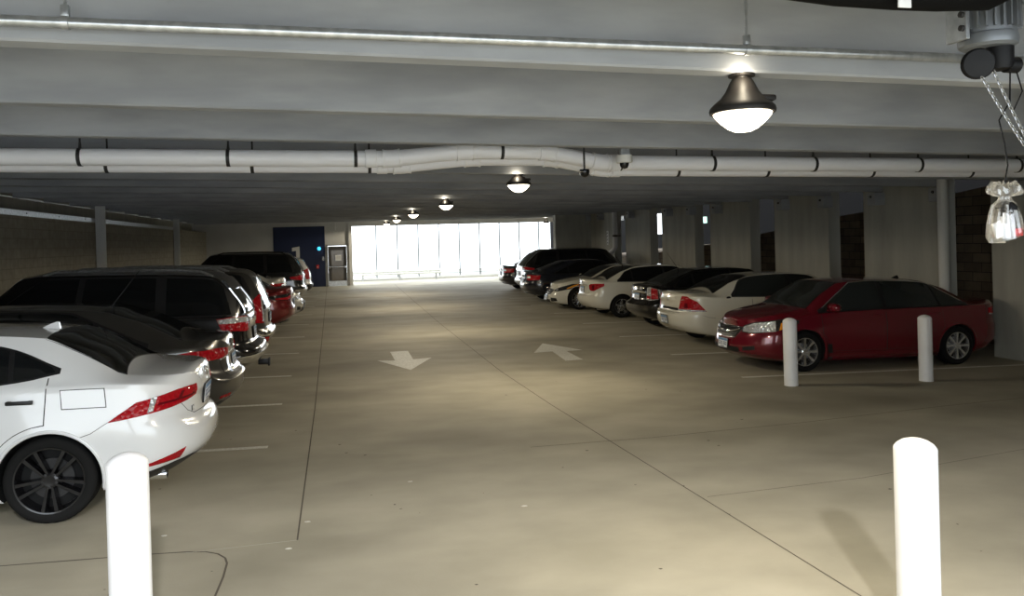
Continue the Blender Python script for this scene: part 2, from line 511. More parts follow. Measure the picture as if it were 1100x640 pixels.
        for k in range(5):
            a = 2 * PI * k / 5 + .3
            mr.lathe([(.011, w/2-.006), (.011, w/2+.004), (0, w/2+.006)], 8, Matrix.Translation((math.cos(a)*R_*.2, math.sin(a)*R_*.2, -.012)), mi=2)
        first = None
        for a in P['axles']:
            for sg in (1, -1):
                if first is None:
                    t = mt.build('wheel', rubber, s.root); q = mr.build('rim', [rim, well_black, disc or chrome], t, True, 30); first = (t, q)
                else:
                    t = first[0].copy(); link(t, s.root); q = first[1].copy(); link(q, t)
                t.location = (a, sg * (s.W - w/2 - .012), r)
                t.rotation_euler = (-PI/2 * sg, 0, 0) if sg > 0 else (PI/2, 0, 0)

    def dlo(s, lo, hi, panes, trim=black_trim, glass=car_glass, grow=.022):
        """side glass: lo / hi polylines in (x, z); panes = list of (xa_bottom, xb_bottom, xa_top, xb_top)"""
        zl = lambda x: interp(x, lo); zh = lambda x: interp(x, hi)
        x0, x1 = lo[0][0], lo[-1][0]
        N = 30
        for sg in (1, -1):
            xs = [x0 + (x1 - x0) * k / N for k in range(N + 1)]
            s.patch('window_surround', trim, 'side', [(x + (-grow if k == 0 else grow if k == N else 0), zl(x) - grow) for k, x in enumerate(xs)],
                    [(x + (-grow if k == 0 else grow if k == N else 0), zh(x) + grow) for k, x in enumerate(xs)], sg, 40, 8, .0025)
            for (a, b, c, d) in panes:
                lo_, hi_ = [], []
                for k in range(13):
                    f = k / 12
                    xl, xh = a + (b - a) * f, c + (d - c) * f
                    lo_.append((xl, zl(xl))); hi_.append((xh, max(zh(xh), zl(xl))))
                s.patch('window', glass, 'side', lo_, hi_, sg, 24, 10, .006)

    def screens(s, ws, rg, glass=car_glass, grow=.02):
        """windshield and rear window: (x_base, half_base, x_top, half_top, bow) seen from above"""
        for nm, q in (('windshield', ws), ('rear_window', rg)):
            if q is None: continue
            xb, hb, xt, ht, bow = q
            d = 1 if xb > xt else -1
            lo = [(xb + d * bow * (1 - (k / 6 - 1) ** 2), hb * (k / 6 - 1)) for k in range(13)]
            up = [(xt + d * bow * .5 * (1 - (k / 6 - 1) ** 2), ht * (k / 6 - 1)) for k in range(13)]
            g = grow
            lo2 = [(x + d * g, y * (1 + g / hb)) for x, y in lo]; up2 = [(x - d * g, y * (1 + g / ht)) for x, y in up]
            p = s.patch(nm + '_surround' if nm == 'windshield' else 'rear_window_surround', black_trim, 'top', lo2, up2, 1, 26, 12, .0025)
            s.patch(nm, glass, 'top', lo, up, 1, 26, 14, .006)

    def doors(s, spans, zl, sill, glow, handles=True, hz=None, hx=None, m=None, seams=None):
        """door panels below the glass; spans = (x_rear, x_front) per door, zl(x) = glass lower edge"""
        P = s.P
        def low(x):
            z = sill
            for a in P['axles']:
                rr = P['r'] + P.get('gap', .055) + .06
                if abs(x - a) < rr: z = max(z, P['r'] + math.sqrt(rr * rr - (x - a) ** 2))
            return z
        for sg in (1, -1):
            for (a, b) in spans:
                N = 18
                xs = [a + (b - a) * k / N for k in range(N + 1)]
                e = .007
                s.patch('door_gap', seam, 'side', [(x + (-e if k == 0 else e if k == N else 0), low(x) - e) for k, x in enumerate(xs)], [(x + (-e if k == 0 else e if k == N else 0), zl(x) - .03) for k, x in enumerate(xs)], sg, 36, 14, .0006, depth=.006)
                d = s.patch('door', s.paint, 'side', [(x, low(x)) for x in xs], [(x, zl(x) - .03) for x in xs], sg, 36, 14, .0045, depth=.008)
                if handles:
                    h = s.hit('side', a + .17, hz or (zl(a + .17) - .12), sg)
                    mb = MB(); mb.box(h[0] + Vector((0, sg * .030, 0)), (.19, .022, .03), bev=.009)
                    mb.box(h[0] + Vector((-.075, sg * .012, 0)), (.03, .03, .026)); mb.box(h[0] + Vector((.075, sg * .012, 0)), (.03, .03, .026))
                    mb.build('door_handle', m or s.paint, d)

    def mirrors(s, x, z, m=None, size=1.0):
        for sg in (1, -1):
            h = s.hit('side', x, z - .05, sg)
            y = h[0].y
            mb = MB()
            prof = [(0, -.11), (.045, -.105), (.075, -.08), (.088, 0), (.08, .07), (.05, .1), (0, .105)]
            M = Matrix.Translation((x, y + sg * .13 * size, z + .03)) @ Matrix.Rotation(PI/2, 4, 'X') @ Matrix.Diagonal((.85*size, .85*size, 1.1*size, 1))
            mb.lathe(prof, 18, M)
            mb.tube([(x, y - sg * .02, z - .03), (x, y + sg * .09, z)], [.035, .03], 10)
            o = mb.build('mirror', m or s.paint, s.root)
            g = MB(); g.lathe([(0, 0), (.06, 0), (.065, -.006)], 16, Matrix.Translation((x - .069*size, y + sg * .13 * size, z + .03)) @ Matrix.Rotation(PI/2, 4, 'Y') @ Matrix.Diagonal((.95, 1.35, 1, 1)))
            g.build('mirror_glass', chrome, o)

    def plate(s, end, z, y=0, recess=None):
        mode = 'rear' if end < 0 else 'front'
        h = s.hit(mode, y, z); nrm = h[1].copy(); nrm.z *= .6; nrm.normalize()
        ux = Vector((0, -1 if end < 0 else 1, 0)); ux = (ux - nrm * ux.dot(nrm)).normalized(); uz = nrm.cross(ux)
        if uz.z < 0: uz = -uz
        M = Matrix((ux, uz, nrm)).transposed().to_4x4(); M.translation = h[0] + nrm * .014
        mb = MB()
        mb.box((0, 0, 0), (.33, .175, .012), bev=.004, mi=1)
        mb.box((0, 0, .005), (.305, .152, .008), mi=0)
        mb.box((0, .055, .0075), (.30, .038, .006), mi=2)
        for k in range(6):
            mb.box((-.105 + k * .042 + (.012 if k > 2 else -.008), -.008, .0075), (.022, .058, .006), mi=3)
            mb.box((-.105 + k * .042 + (.012 if k > 2 else -.008), -.004, .0085), (.010, .020, .0065), mi=0)
        mb.box((0, -.062, .0075), (.12, .012, .006), mi=3)
        mb.v = [tuple(M @ Vector(v)) for v in mb.v]
        return mb.build('license_plate', [plate_white, black_trim, plate_blue, plate_ink], s.root, False)

    def emblem(s, end, z, kind='oval', size=.06, y=0.0, m=chrome):
        mode = 'rear' if end < 0 else 'front'
        h = s.hit(mode, y, z); nrm = h[1]
        ux = Vector((0, -1 if end < 0 else 1, 0)); ux = (ux - nrm * ux.dot(nrm)).normalized(); uz = nrm.cross(ux)
        if uz.z < 0: uz = -uz
        M = Matrix((ux, uz, nrm)).transposed().to_4x4(); M.translation = h[0] + nrm * .010
        mb = MB()
        if kind == 'oval':
            mb.tube([(size * math.cos(2*PI*k/24), size * .68 * math.sin(2*PI*k/24), 0) for k in range(24)], size * .11, 8, closed=True)
            mb.tube([(-size*.45, size*.4, 0), (-size*.1, -size*.35, 0), (size*.55, -size*.42, 0)], size * .1, 8)
        elif kind == 'bow':
            mb.prism([(-size, -size*.25), (-size*.35, -size*.25), (-size*.35, -size*.45), (size*.3, -size*.45), (size*.3, -size*.25), (size, -size*.25), (size*.9, size*.25), (size*.35, size*.25), (size*.35, size*.45), (-size*.3, size*.45), (-size*.3, size*.25), (-size*.9, size*.25)], -.004, .004)
        elif kind == 'rings':
            for a, b in ((1, .66), (.42, .6)):
                mb.tube([(size * a * math.cos(2*PI*k/24), size * b * math.sin(2*PI*k/24), 0) for k in range(24)], size * .09, 8, closed=True)
            mb.tube([(size * .7 * math.cos(2*PI*k/24), size*.34 + size * .26 * math.sin(2*PI*k/24), 0) for k in range(24)], size * .08, 8, closed=True)
        elif kind == 'wings':
            mb.tube([(size * math.cos(2*PI*k/24), size * .6 * math.sin(2*PI*k/24), 0) for k in range(24)], size * .12, 8, closed=True)
            for a, b in ((-.5, .12), (.1, -.1), (.1, .25), (.4, .05), (.35, -.25), (-.1, .05)):
                mb.lathe([(size*.13, -.003), (size*.1, .004), (0, .005)], 8, Matrix.Translation((size * a, size * b, 0)))
        else:
            mb.lathe([(size, -.004), (size*.9, .005), (0, .007)], 20)
        mb.v = [tuple(M @ Vector(v)) for v in mb.v]
        return mb.build('emblem', m, s.root)

    def lamp_ring(s, parent, pt, r, sg, mode='wfront', m=None):
        a, z = s.ang(mode, pt); h = s.hit(mode, a * sg, z, sg); nrm = (h[1] + Vector((.8 if mode == 'wfront' else -.8, 0, 0))).normalized()
        q = nrm.to_track_quat('Z', 'Y').to_matrix().to_4x4(); q.translation = h[0] + nrm * .014
        MB().lathe([(r, -.02), (r, .004), (r*.86, .006), (r*.8, -.004), (r*.45, -.008), (r*.40, .004), (0, .010)], 20, q).build('lamp_bulb', m or chrome, parent)

    def exhaust(s, y, z=None, r=.032, m=chrome):
        z = z or s.P['gc'] + .06
        mb = MB(); x = s.xr + .35
        for sg in (1, -1):
            M = Matrix.Translation((x, sg * y, z)) @ Matrix.Rotation(-PI/2, 4, 'Y')
            mb2 = MB(); mb2.lathe([(r*.8, -.25), (r, -.02), (r*1.05, .04), (r*.9, .04), (r*.85, -.05), (0, -.05)], 18, M)
            mb2.build('exhaust_tip', m, s.root)

    def roof_rails(s, xa, xb, y, m=black_trim):
        for sg in (1, -1):
            pts = []
            for k in range(15):
                x = xa + (xb - xa) * k / 14; h = s.hit('top', x, sg * y)
                lift = .055 if 0 < k < 14 else .0
                pts.append(h[0] + Vector((0, 0, lift)))
            MB().tube(pts, .02, 8).build('roof_rail', m, s.root)

    def wiper(s, x0, z0, x1, y0, y1):
        h0, h1 = s.hit('top', x0, y0), s.hit('top', x1, y1)
        MB().tube([h0[0] + h0[1]*.015, h1[0] + h1[1]*.015], .009, 6).build('wiper', black_trim, s.root)

    def antenna(s, x, y=0, kind='fin', m=None):
        h = s.hit('top', x, y)
        if kind == 'fin':
            mb = MB()
            L_, hh, w = .17, .062, .028
            prof = [(0.5, 0), (.25, .28), (-.05, .72), (-.34, 1.0), (-.45, .95), (-.5, 0)]
            V = []
            for (a, b) in prof:
                ww = w * (1 - .75 * b)
                V += [(a * L_, ww, b * hh - .008), (a * L_, -ww, b * hh - .008)]
            V[0] = (.5*L_, .004, -.01); V[1] = (.5*L_, -.004, -.01)
            F = [(2*i, 2*i+1, 2*i+3, 2*i+2) for i in range(5)] + [tuple(range(0, 12, 2)), tuple(range(11, 0, -2))]
            mb.add([Vector(v) + h[0] for v in V], F)
            mb.build('antenna', m or s.paint, s.root, angle=50)
        else:
            MB().tube([h[0], h[0] + Vector((-.03, 0, .05)), h[0] + Vector((-.3, 0, .42))], [.012, .006, .003], 6).build('antenna', black_trim, s.root)

    def bumper_skirt(s, end, z1, m=black_trim, xlim=.55, z0=None):
        mode = 'wrear' if end < 0 else 'wfront'
        xe = s.xr + xlim if end < 0 else s.xf - xlim
        z0 = z0 or s.P['gc'] + .11
        for sg in (1, -1):
            s.patch('lower_bumper', m, mode, [('e', 0, z0 - .03), ('e', .5, z0 - .03), ('s', xe, z0 - .06)], [('e', 0, z1), ('e', .5, z1), ('s', xe, z0 - .05)], sg, 24, 5, .005)

def both(f):
    for sg in (1, -1): f(sg)

LENS, LAMPW, LAMPUP, DOORW, SKY, EXPO = 9.0, 265.0, 2.0, 2300.0, 4.3, 0.05

def sedan_P(xr, xf, W, H, deck, rgb, rgt, wst, cowl, cowl_z, nose_z, belt, axles, r, gc, paint, tail=None, lip=.0, peak=None, ins=.05, **kw):
    """profile of a saloon or coupe; x runs from tail (negative) to nose"""
    tail = tail or deck - .02
    peak = peak if peak is not None else (rgt + wst) / 2 + .1
    T = [(xr, tail - .14), (xr + ins, tail - .12), (xr + ins + .03, tail - .02), (xr + ins + .08, tail + lip), (xr + ins + .2, tail + lip * .5 + .01), (rgb, deck)]
    for f in (.2, .5, .8):
        T.append((rgb + (rgt - rgb) * f, deck + (H - .06 - deck) * (f + .10 * math.sin(PI * f))))
    T += [(rgt, H - .05), (peak, H), (wst, H - .045)]
    for f in (.3, .7):
        T.append((wst + (cowl - wst) * f, H - .045 + (cowl_z - H + .045) * (f - .05 * math.sin(PI * f))))
    hx = xf - cowl
    T += [(cowl, cowl_z), (cowl + hx * .35, cowl_z - .035 - (cowl_z - nose_z) * .12), (cowl + hx * .7, nose_z + (cowl_z - nose_z) * .42), (xf - .12, nose_z + .03), (xf - .04, nose_z - .03), (xf, nose_z - .09)]
    zs = [(xr, tail - .16), (xr + ins, tail - .15), (xr + ins + .1, tail - .07), (rgb, belt), (0, belt - .03), (cowl, belt - .075), (cowl + hx * .6, nose_z - .0), (xf - .12, nose_z - .05), (xf, nose_z - .11)]
    ry = [(xr, .60), (rgb, .63), (rgt, .56), (0, .57), (wst, .58), (cowl, .68), (xf, .6)]
    P = dict(xr=xr, xf=xf, W=W, T=T, zs=zs, ry=ry, axles=axles, r=r, gc=gc, paint=paint, pr=[(0, .20), (.12, .10), (.28, .0), (.5, .0), (.58, ins * .4), (.64, ins * .8), (.9, ins * 1.02), (1, ins)])
    P.update(kw)
    return P

def suv_P(xr, xf, W, H, tg, belt, wst, cowl, cowl_z, nose_z, axles, r, gc, paint, tail=None, ins=.08, **kw):
    tail = tail or belt + .02
    x0 = xr; xr = xr + ins
    T = [(x0, tail - .03), (xr, tail - .02), (xr + .03, tail + .06), (xr + tg * .5, tail + (H - .06 - tail) * .55), (xr + tg, H - .08), (xr + tg + .12, H - .035), (-.5, H), (wst - .3, H - .005), (wst, H - .045)]
    for f in (.3, .7):
        T.append((wst + (cowl - wst) * f, H - .045 + (cowl_z - H + .045) * (f - .04 * math.sin(PI * f))))
    hx = xf - cowl
    T += [(cowl, cowl_z), (cowl + hx * .5, cowl_z - .05), (xf - .15, nose_z + .04), (xf - .04, nose_z - .03), (xf, nose_z - .12)]
    zs = [(x0, tail - .08), (xr, tail - .07), (xr + .15, belt), (0, belt - .015), (cowl, belt - .05), (xf - .15, nose_z - .05), (xf, nose_z - .15)]
    ry = [(xr, .66), (xr + tg, .62), (0, .64), (wst, .63), (cowl, .72), (xf, .66)]
    xr = x0
    P = dict(xr=xr, xf=xf, W=W, T=T, zs=zs, ry=ry, axles=axles, r=r, gc=gc, paint=paint, pr=[(0, .16), (.12, .07), (.28, 0), (.42, 0), (.48, ins * .5), (.54, ins * .85), (1, ins)], n=3.2, ar=.42, ef=.93)
    P.update(kw)
    return P

def E_of(c, x):
    zt = c.zs(x); T = max(c.T(x), zt + .004)
    cab = min(max((T - zt - .12) / .2, 0), 1)
    return zt + (T - zt) * (.72 + (c.P.get('ef', .9) - .72) * cab)

def auto_dlo(c, xa, xb, sr=.55, sf=.75, h0=0.0, up=.045, dn=.045, n=40, h1=0.0):
    lo, hi = [], []
    for k in range(n + 1):
        x = xa + (xb - xa) * k / n
        z = c.zs(x) + up
        h = min(E_of(c, x) - dn, z + h0 + (x - xa) * sr, z + h1 + (xb - x) * sf)
        lo.append((x, z)); hi.append((x, max(h, z + .004)))
    return lo, hi

def rear_seams(c, ytop, z0, z1, ybot):
    mb = MB()
    for sg in (1, -1):
        c.line([(ytop, z1), (ybot, z0)], 'rear', sg, .0035, mb)
    c.line([(-ybot, z0), (0, z0 - .005), (ybot, z0)], 'rear', 1, .0035, mb)
    mb.build('lid_gap', seam, c.root)

CARS = []
# ---------------- left row -------------------------------------------------
def white_sport_sedan():
    P = sedan_P(-2.40, 2.27, 1.82, 1.475, 1.115, -1.80, -1.20, .42, 1.12, 1.03, .74, 1.05, (-1.30, 1.47), .338, .17, white_pearl, tail=1.07, lip=.04, ins=.07, af=.8, ar=.62, n=2.5, gap=.045, bulge=.03,
                pr=[(0, .24), (.10, .14), (.2, .05), (.3, .01), (.42, 0), (.6, .03), (.63, .075), (.9, .09), (1, .07)])
    c = Car('sedan', (-3.52, 7.66), -1, 'white sport sedan with black wheels beside the near left bollard', 'car', 'cars parked along the left wall', P)
    lo = [(-1.33, 1.165), (-1.15, 1.125), (-.96, 1.10), (0, 1.065), (1.04, 1.01)]
    hi = [(-1.33, 1.17), (-1.22, 1.225), (-1.05, 1.30), (-.87, 1.35), (-.5, 1.385), (-.1, 1.385), (.3, 1.35), (.7, 1.20), (1.04, 1.015)]
    c.dlo(lo, hi, [(-1.31, -1.03, -1.28, -.99), (-.99, .02, -.95, -.06), (.09, 1.0, .02, .6)], grow=.016)
    c.screens((1.10, .64, .45, .52, .06), (-1.80, .63, -1.19, .56, -.08), grow=.008)
    zl = lambda x: interp(x, lo)
    c.doors([(-1.27, .05), (.07, 1.12)], zl, .30, None, m=black_trim, hz=.955)
    c.mirrors(.92, 1.02)
    c.wheels('double', 5, black_rim, .76, .235, disc=dark_iron)
    for sg in (1, -1):
        t = c.patch('taillight', red_lens, 'wrear', [('s', -1.72, .765), ('s', -2.0, .80), ('e', .62, .845), ('e', .40, .875)], [('s', -1.72, .772), ('s', -1.94, .905), ('e', .72, .965), ('e', .40, .965)], sg, 40, 10, .010, depth=.02)
        c.patch('lamp_segment', clear_lens, 'wrear', [('s', -2.03, .812), ('s', -2.09, .82)], [('s', -2.08, .925), ('s', -2.15, .935)], sg, 8, 8, .014, parent=t)
        c.patch('lamp_segment', dark_red_lens, 'wrear', [('s', -2.14, .86), ('e', .66, .872), ('e', .44, .888)], [('s', -2.17, .878), ('e', .66, .89), ('e', .44, .90)], sg, 14, 4, .013, parent=t)
        c.patch('lamp_segment', dark_red_lens, 'wrear', [('e', .76, .87), ('e', .71, .87)], [('e', .70, .945), ('e', .65, .945)], sg, 6, 6, .013, parent=t)
        c.patch('rear_reflector', red_lens, 'wrear', [('s', -1.93, .375), ('e', .78, .405)], [('s', -1.98, .395), ('e', .72, .485)], sg, 12, 6, .006)
    c.patch('fuel_door_gap', seam, 'side', [(-1.71, .885), (-1.39, .885)], [(-1.69, 1.035), (-1.37, 1.035)], 1, 12, 8, .0015, depth=.004)
    c.patch('fuel_door', c.paint, 'side', [(-1.704, .891), (-1.396, .891)], [(-1.684, 1.029), (-1.376, 1.029)], 1, 12, 8, .003, depth=.004)
    mb = MB()
    for sg in (1, -1):
        c.line([(.60, .86), (.50, .76), (.40, .72)], 'rear', sg, .0035, mb)
    c.line([(-.40, .72), (0, .715), (.40, .72)], 'rear', 1, .0035, mb)
    for sg in (1, -1):
        c.line([(-1.72, .768), (-1.60, .69), (-1.52, .665)], 'side', sg, .003, mb)
    mb.build('lid_gap', seam, c.root)
    for sg in (1, -1):
        c.patch('lower_bumper', black_trim, 'wrear', [('e', 0, .275), ('e', .5, .275), ('e', .8, .27), ('s', -1.74, .24)], [('e', 0, .40), ('e', .5, .395), ('e', .8, .375), ('s', -1.76, .285)], sg, 30, 6, .006)
    mb = MB()
    for sg in (1, -1):
        c.patch('headlight', clear_lens, 'wfront', [('e', .45, .62), ('s', 1.75, .70)], [('e', .45, .70), ('s', 1.75, .78)], sg, 16, 5, .006)
    c.patch('grille', black_trim, 'front', [(-.42, .25), (.42, .25)], [(-.35, .64), (.35, .64)], 1, 12, 10, .006)
    c.plate(-1, .84)
    c.emblem(-1, 1.02, 'oval', .055)
    # model badge: two dark strokes
    h = c.hit('rear', .44, .765)
    mb = MB(); mb.box(h[0] + Vector((-.006, 0, 0)), (.008, .012, .045), bev=.002); mb.tube([h[0] + Vector((-.008, -.06, .018)), h[0] + Vector((-.008, -.03, .02)), h[0] + Vector((-.008, -.055, 0)), h[0] + Vector((-.008, -.03, -.02)), h[0] + Vector((-.008, -.065, -.018))], .006, 6)
    mb.build('badge', lamp_dark, c.root)
    c.exhaust(.56, .25, .042)
    c.antenna(-1.03, 0, 'fin')
    return c

def grey_sedan():
    P = sedan_P(-2.43, 2.43, 1.86, 1.485, 1.10, -1.85, -1.0, .55, 1.3, 1.02, .76, 1.0, (-1.38, 1.47), .335, .19, gun_grey, tail=1.07, lip=.02, ins=.13, ar=.62, af=.8)
    c = Car('sedan', (-1.16 - 2.43, 10.25), -1, 'dark grey sedan behind the white sport sedan, chrome rear plate frame', 'car', 'cars parked along the left wall', P)
    lo, hi = auto_dlo(c, -1.5, 1.15, .45, .6)
    c.dlo(lo, hi, [(-1.45, -.95, -1.3, -.98), (-.9, .1, -.92, .02), (.17, 1.12, .1, .7)])
    c.screens((1.28, .66, .57, .54, .06), (-1.83, .60, -1.0, .52, -.10))
    zl = lambda x: interp(x, lo)
    c.doors([(-.98, .12), (.14, 1.22)], zl, .32, None)
    c.mirrors(1.02, .98); c.wheels('multi', 9, silver_rim)
    for sg in (1, -1):
        t = c.patch('taillight', red_lens, 'wrear', [('s', -1.72, .905), ('s', -2.0, .845), ('e', .60, .84), ('e', .34, .87)], [('s', -1.72, .93), ('s', -2.0, .965), ('e', .7, .965), ('e', .34, .945)], sg, 40, 8, .010, depth=.02)
        c.patch('lamp_segment', clear_lens, 'wrear', [('e', .66, .82), ('e', .36, .845)], [('e', .66, .845), ('e', .36, .868)], sg, 12, 3, .010, parent=t)
        c.patch('rear_reflector', red_lens, 'wrear', [('e', .82, .405), ('e', .58, .41)], [('e', .82, .435), ('e', .58, .45)], sg, 12, 4, .006)
        c.patch('headlight', clear_lens, 'wfront', [('e', .5, .64), ('s', 1.9, .72)], [('e', .5, .71), ('s', 1.9, .80)], sg, 16, 5, .006)
    c.patch('plate_frame', chrome, 'rear', [(-.32, .66), (.32, .66)], [(-.30, .885), (.30, .885)], 1, 14, 8, .012)
    c.patch('grille', black_trim, 'front', [(-.5, .45), (.5, .45)], [(-.42, .66), (.42, .66)], 1, 12, 8, .006)
    rear_seams(c, .55, .64, .84, .5)
    c.bumper_skirt(-1, .38, black_trim, .75, .30)
    c.plate(-1, .77); c.emblem(-1, .97, 'oval', .07)
    c.exhaust(.62, .27, .04)
    c.antenna(-.95, 0, 'whip')
    return c

def black_boxy_suv():
    P = suv_P(-2.36, 2.46, 1.92, 1.80, .42, 1.13, .75, 1.35, 1.16, .98, (-1.36, 1.43), .385, .30, car_black, tail=1.12, ins=.17, bulge=.035, gap=.07)
    c = Car('suv', (-1.10 - 2.36, 12.62), -1, 'black boxy off-road SUV with silver roof rail behind the dark grey sedan', 'car', 'cars parked along the left wall', P)
    lo, hi = auto_dlo(c, -2.0, 1.2, 3.0, .75, h0=.30, dn=.05)
    c.dlo(lo, hi, [(-1.97, -1.12, -1.85, -1.1), (-.98, -.02, -.96, -.06), (.07, 1.16, .02, .72)])
    c.screens((1.33, .70, .77, .58, .05), None)
    c.patch('rear_window_surround', black_trim, 'rear', [(-.70, 1.14), (.70, 1.14)], [(-.60, 1.64), (.60, 1.64)], 1, 16, 10, .003)
    c.patch('rear_window', car_glass2, 'rear', [(-.64, 1.17), (.64, 1.17)], [(-.56, 1.60), (.56, 1.60)], 1, 16, 10, .008)
    mb = MB()
    for y in (-.60, .60):
        pts = []
        for k in range(9):
            h = c.hit('rear', y + (-.03 if y > 0 else .03) * k / 8, 1.17 + .42 * k / 8); pts.append(h[0] + h[1] * .012)
        mb.tube(pts, .014, 6)
    pts = [c.hit('rear', -.62 + 1.24 * k / 10, 1.165) for k in range(11)]
    mb.tube([p[0] + p[1] * .012 for p in pts], .014, 6)
    mb.build('rear_window_trim', chrome, c.root)
    zl = lambda x: interp(x, lo)
    c.doors([(-1.04, .02), (.04, 1.22)], zl, .42, None)
    c.mirrors(1.08, 1.12, size=1.2); c.wheels('multi', 6, silver_rim, .66, .25)
    for sg in (1, -1):
        t = c.patch('taillight', red_lens, 'wrear', [('s', -1.86, .96), ('e', .80, .92), ('e', .66, .93)], [('s', -1.80, 1.12), ('e', .80, 1.14), ('e', .66, 1.12)], sg, 24, 10, .02, depth=.03)
        c.patch('lamp_segment', clear_lens, 'wrear', [('s', -1.83, 1.05), ('e', .80, 1.05), ('e', .68, 1.05)], [('s', -1.81, 1.11), ('e', .80, 1.13), ('e', .68, 1.11)], sg, 20, 6, .026, parent=t)
        c.patch('bumper_corner', chrome, 'wrear', [('s', -2.05, .50), ('e', .70, .50), ('e', .0, .50)], [('s', -2.05, .58), ('e', .70, .60), ('e', .0, .60)], sg, 24, 5, .03, depth=.05)
        c.patch('headlight', clear_lens, 'wfront', [('e', .55, .82), ('s', 2.1, .85)], [('e', .55, .95), ('s', 2.1, .96)], sg, 14, 5, .008)
    c.patch('garnish', chrome, 'rear', [(-.46, 1.00), (.46, 1.00)], [(-.46, 1.06), (.46, 1.06)], 1, 14, 4, .016)
    c.patch('grille', black_trim, 'front', [(-.5, .6), (.5, .6)], [(-.5, .86), (.5, .86)], 1, 12, 8, .008)
    rear_seams(c, .64, .62, 1.12, .62)
    c.plate(-1, .85); c.emblem(-1, 1.03, 'oval', .06)
    mb = MB(); mb.box((-2.34, 0, .38), (.16, .09, .08), bev=.01); mb.box((-2.42, 0, .38), (.03, .14, .12), bev=.01)
    mb.build('tow_hitch', black_trim, c.root)
    c.patch('spoiler', c.paint, 'top', [(-1.95, -.58), (-1.95, .58)], [(-1.82, -.60), (-1.82, .60)], 1, 16, 5, .03, depth=.04)
    c.roof_rails(-1.7, .5, .60, galv)
    return c

def dark_suv():
    P = suv_P(-2.3, 2.4, 1.90, 1.76, .30, 1.12, .7, 1.4, 1.13, .95, (-1.38, 1.42), .37, .26, gun_grey, tail=1.08, bulge=.03)
    c = Car('suv', (-1.15 - 2.3, 15.1), -1, 'dark grey SUV with tall upright red taillights beyond the boxy black SUV', 'car', 'cars parked along the left wall', P)
    lo, hi = auto_dlo(c, -1.95, 1.25, 2.5, .7, h0=.18, dn=.05)
    c.dlo(lo, hi, [(-1.92, -1.12, -1.8, -1.1), (-1.0, -.02, -.98, -.06), (.07, 1.2, .02, .7)])
    c.screens((1.38, .70, .72, .58, .05), None)
    c.patch('rear_window', car_glass2, 'rear', [(-.62, 1.14), (.62, 1.14)], [(-.54, 1.58), (.54, 1.58)], 1, 16, 10, .008)
    zl = lambda x: interp(x, lo)
    c.doors([(-1.04, .02), (.04, 1.25)], zl, .40, None)
    c.mirrors(1.1, 1.1, size=1.1); c.wheels('multi', 7, silver_rim, .68, .24)
    for sg in (1, -1):
        t = c.patch('taillight', red_lens, 'wrear', [('s', -2.02, .82), ('e', .82, .80), ('e', .70, .80)], [('s', -2.05, 1.18), ('e', .80, 1.30), ('e', .72, 1.30)], sg, 20, 14, .016, depth=.03)
        c.patch('lamp_segment', clear_lens, 'wrear', [('e', .79, .84), ('e', .71, .84)], [('e', .78, 1.26), ('e', .72, 1.26)], sg, 8, 12, .022, parent=t)
        c.patch('rear_reflector', red_lens, 'wrear', [('e', .85, .48), ('e', .62, .48)], [('e', .85, .56), ('e', .62, .56)], sg, 10, 4, .02)
        c.patch('headlight', clear_lens, 'wfront', [('e', .55, .78), ('s', 2.0, .82)], [('e', .55, .90), ('s', 2.0, .92)], sg, 14, 5, .008)
        c.patch('bumper_corner', chrome, 'wrear', [('s', -2.0, .58), ('e', .7, .58), ('e', 0, .58)], [('s', -2.0, .64), ('e', .70, .66), ('e', 0, .66)], sg, 24, 5, .02, depth=.04)
    c.patch('garnish', chrome, 'rear', [(-.62, 1.03), (.62, 1.03)], [(-.62, 1.10), (.62, 1.10)], 1, 14, 4, .014)
    c.patch('grille', black_trim, 'front', [(-.5, .6), (.5, .6)], [(-.5, .84), (.5, .84)], 1, 12, 8, .008)
    rear_seams(c, .64, .68, 1.12, .62)
    c.plate(-1, .86)
    c.emblem(-1, .98, 'bow', .07)
    c.roof_rails(-1.6, .5, .58, galv)
    return c

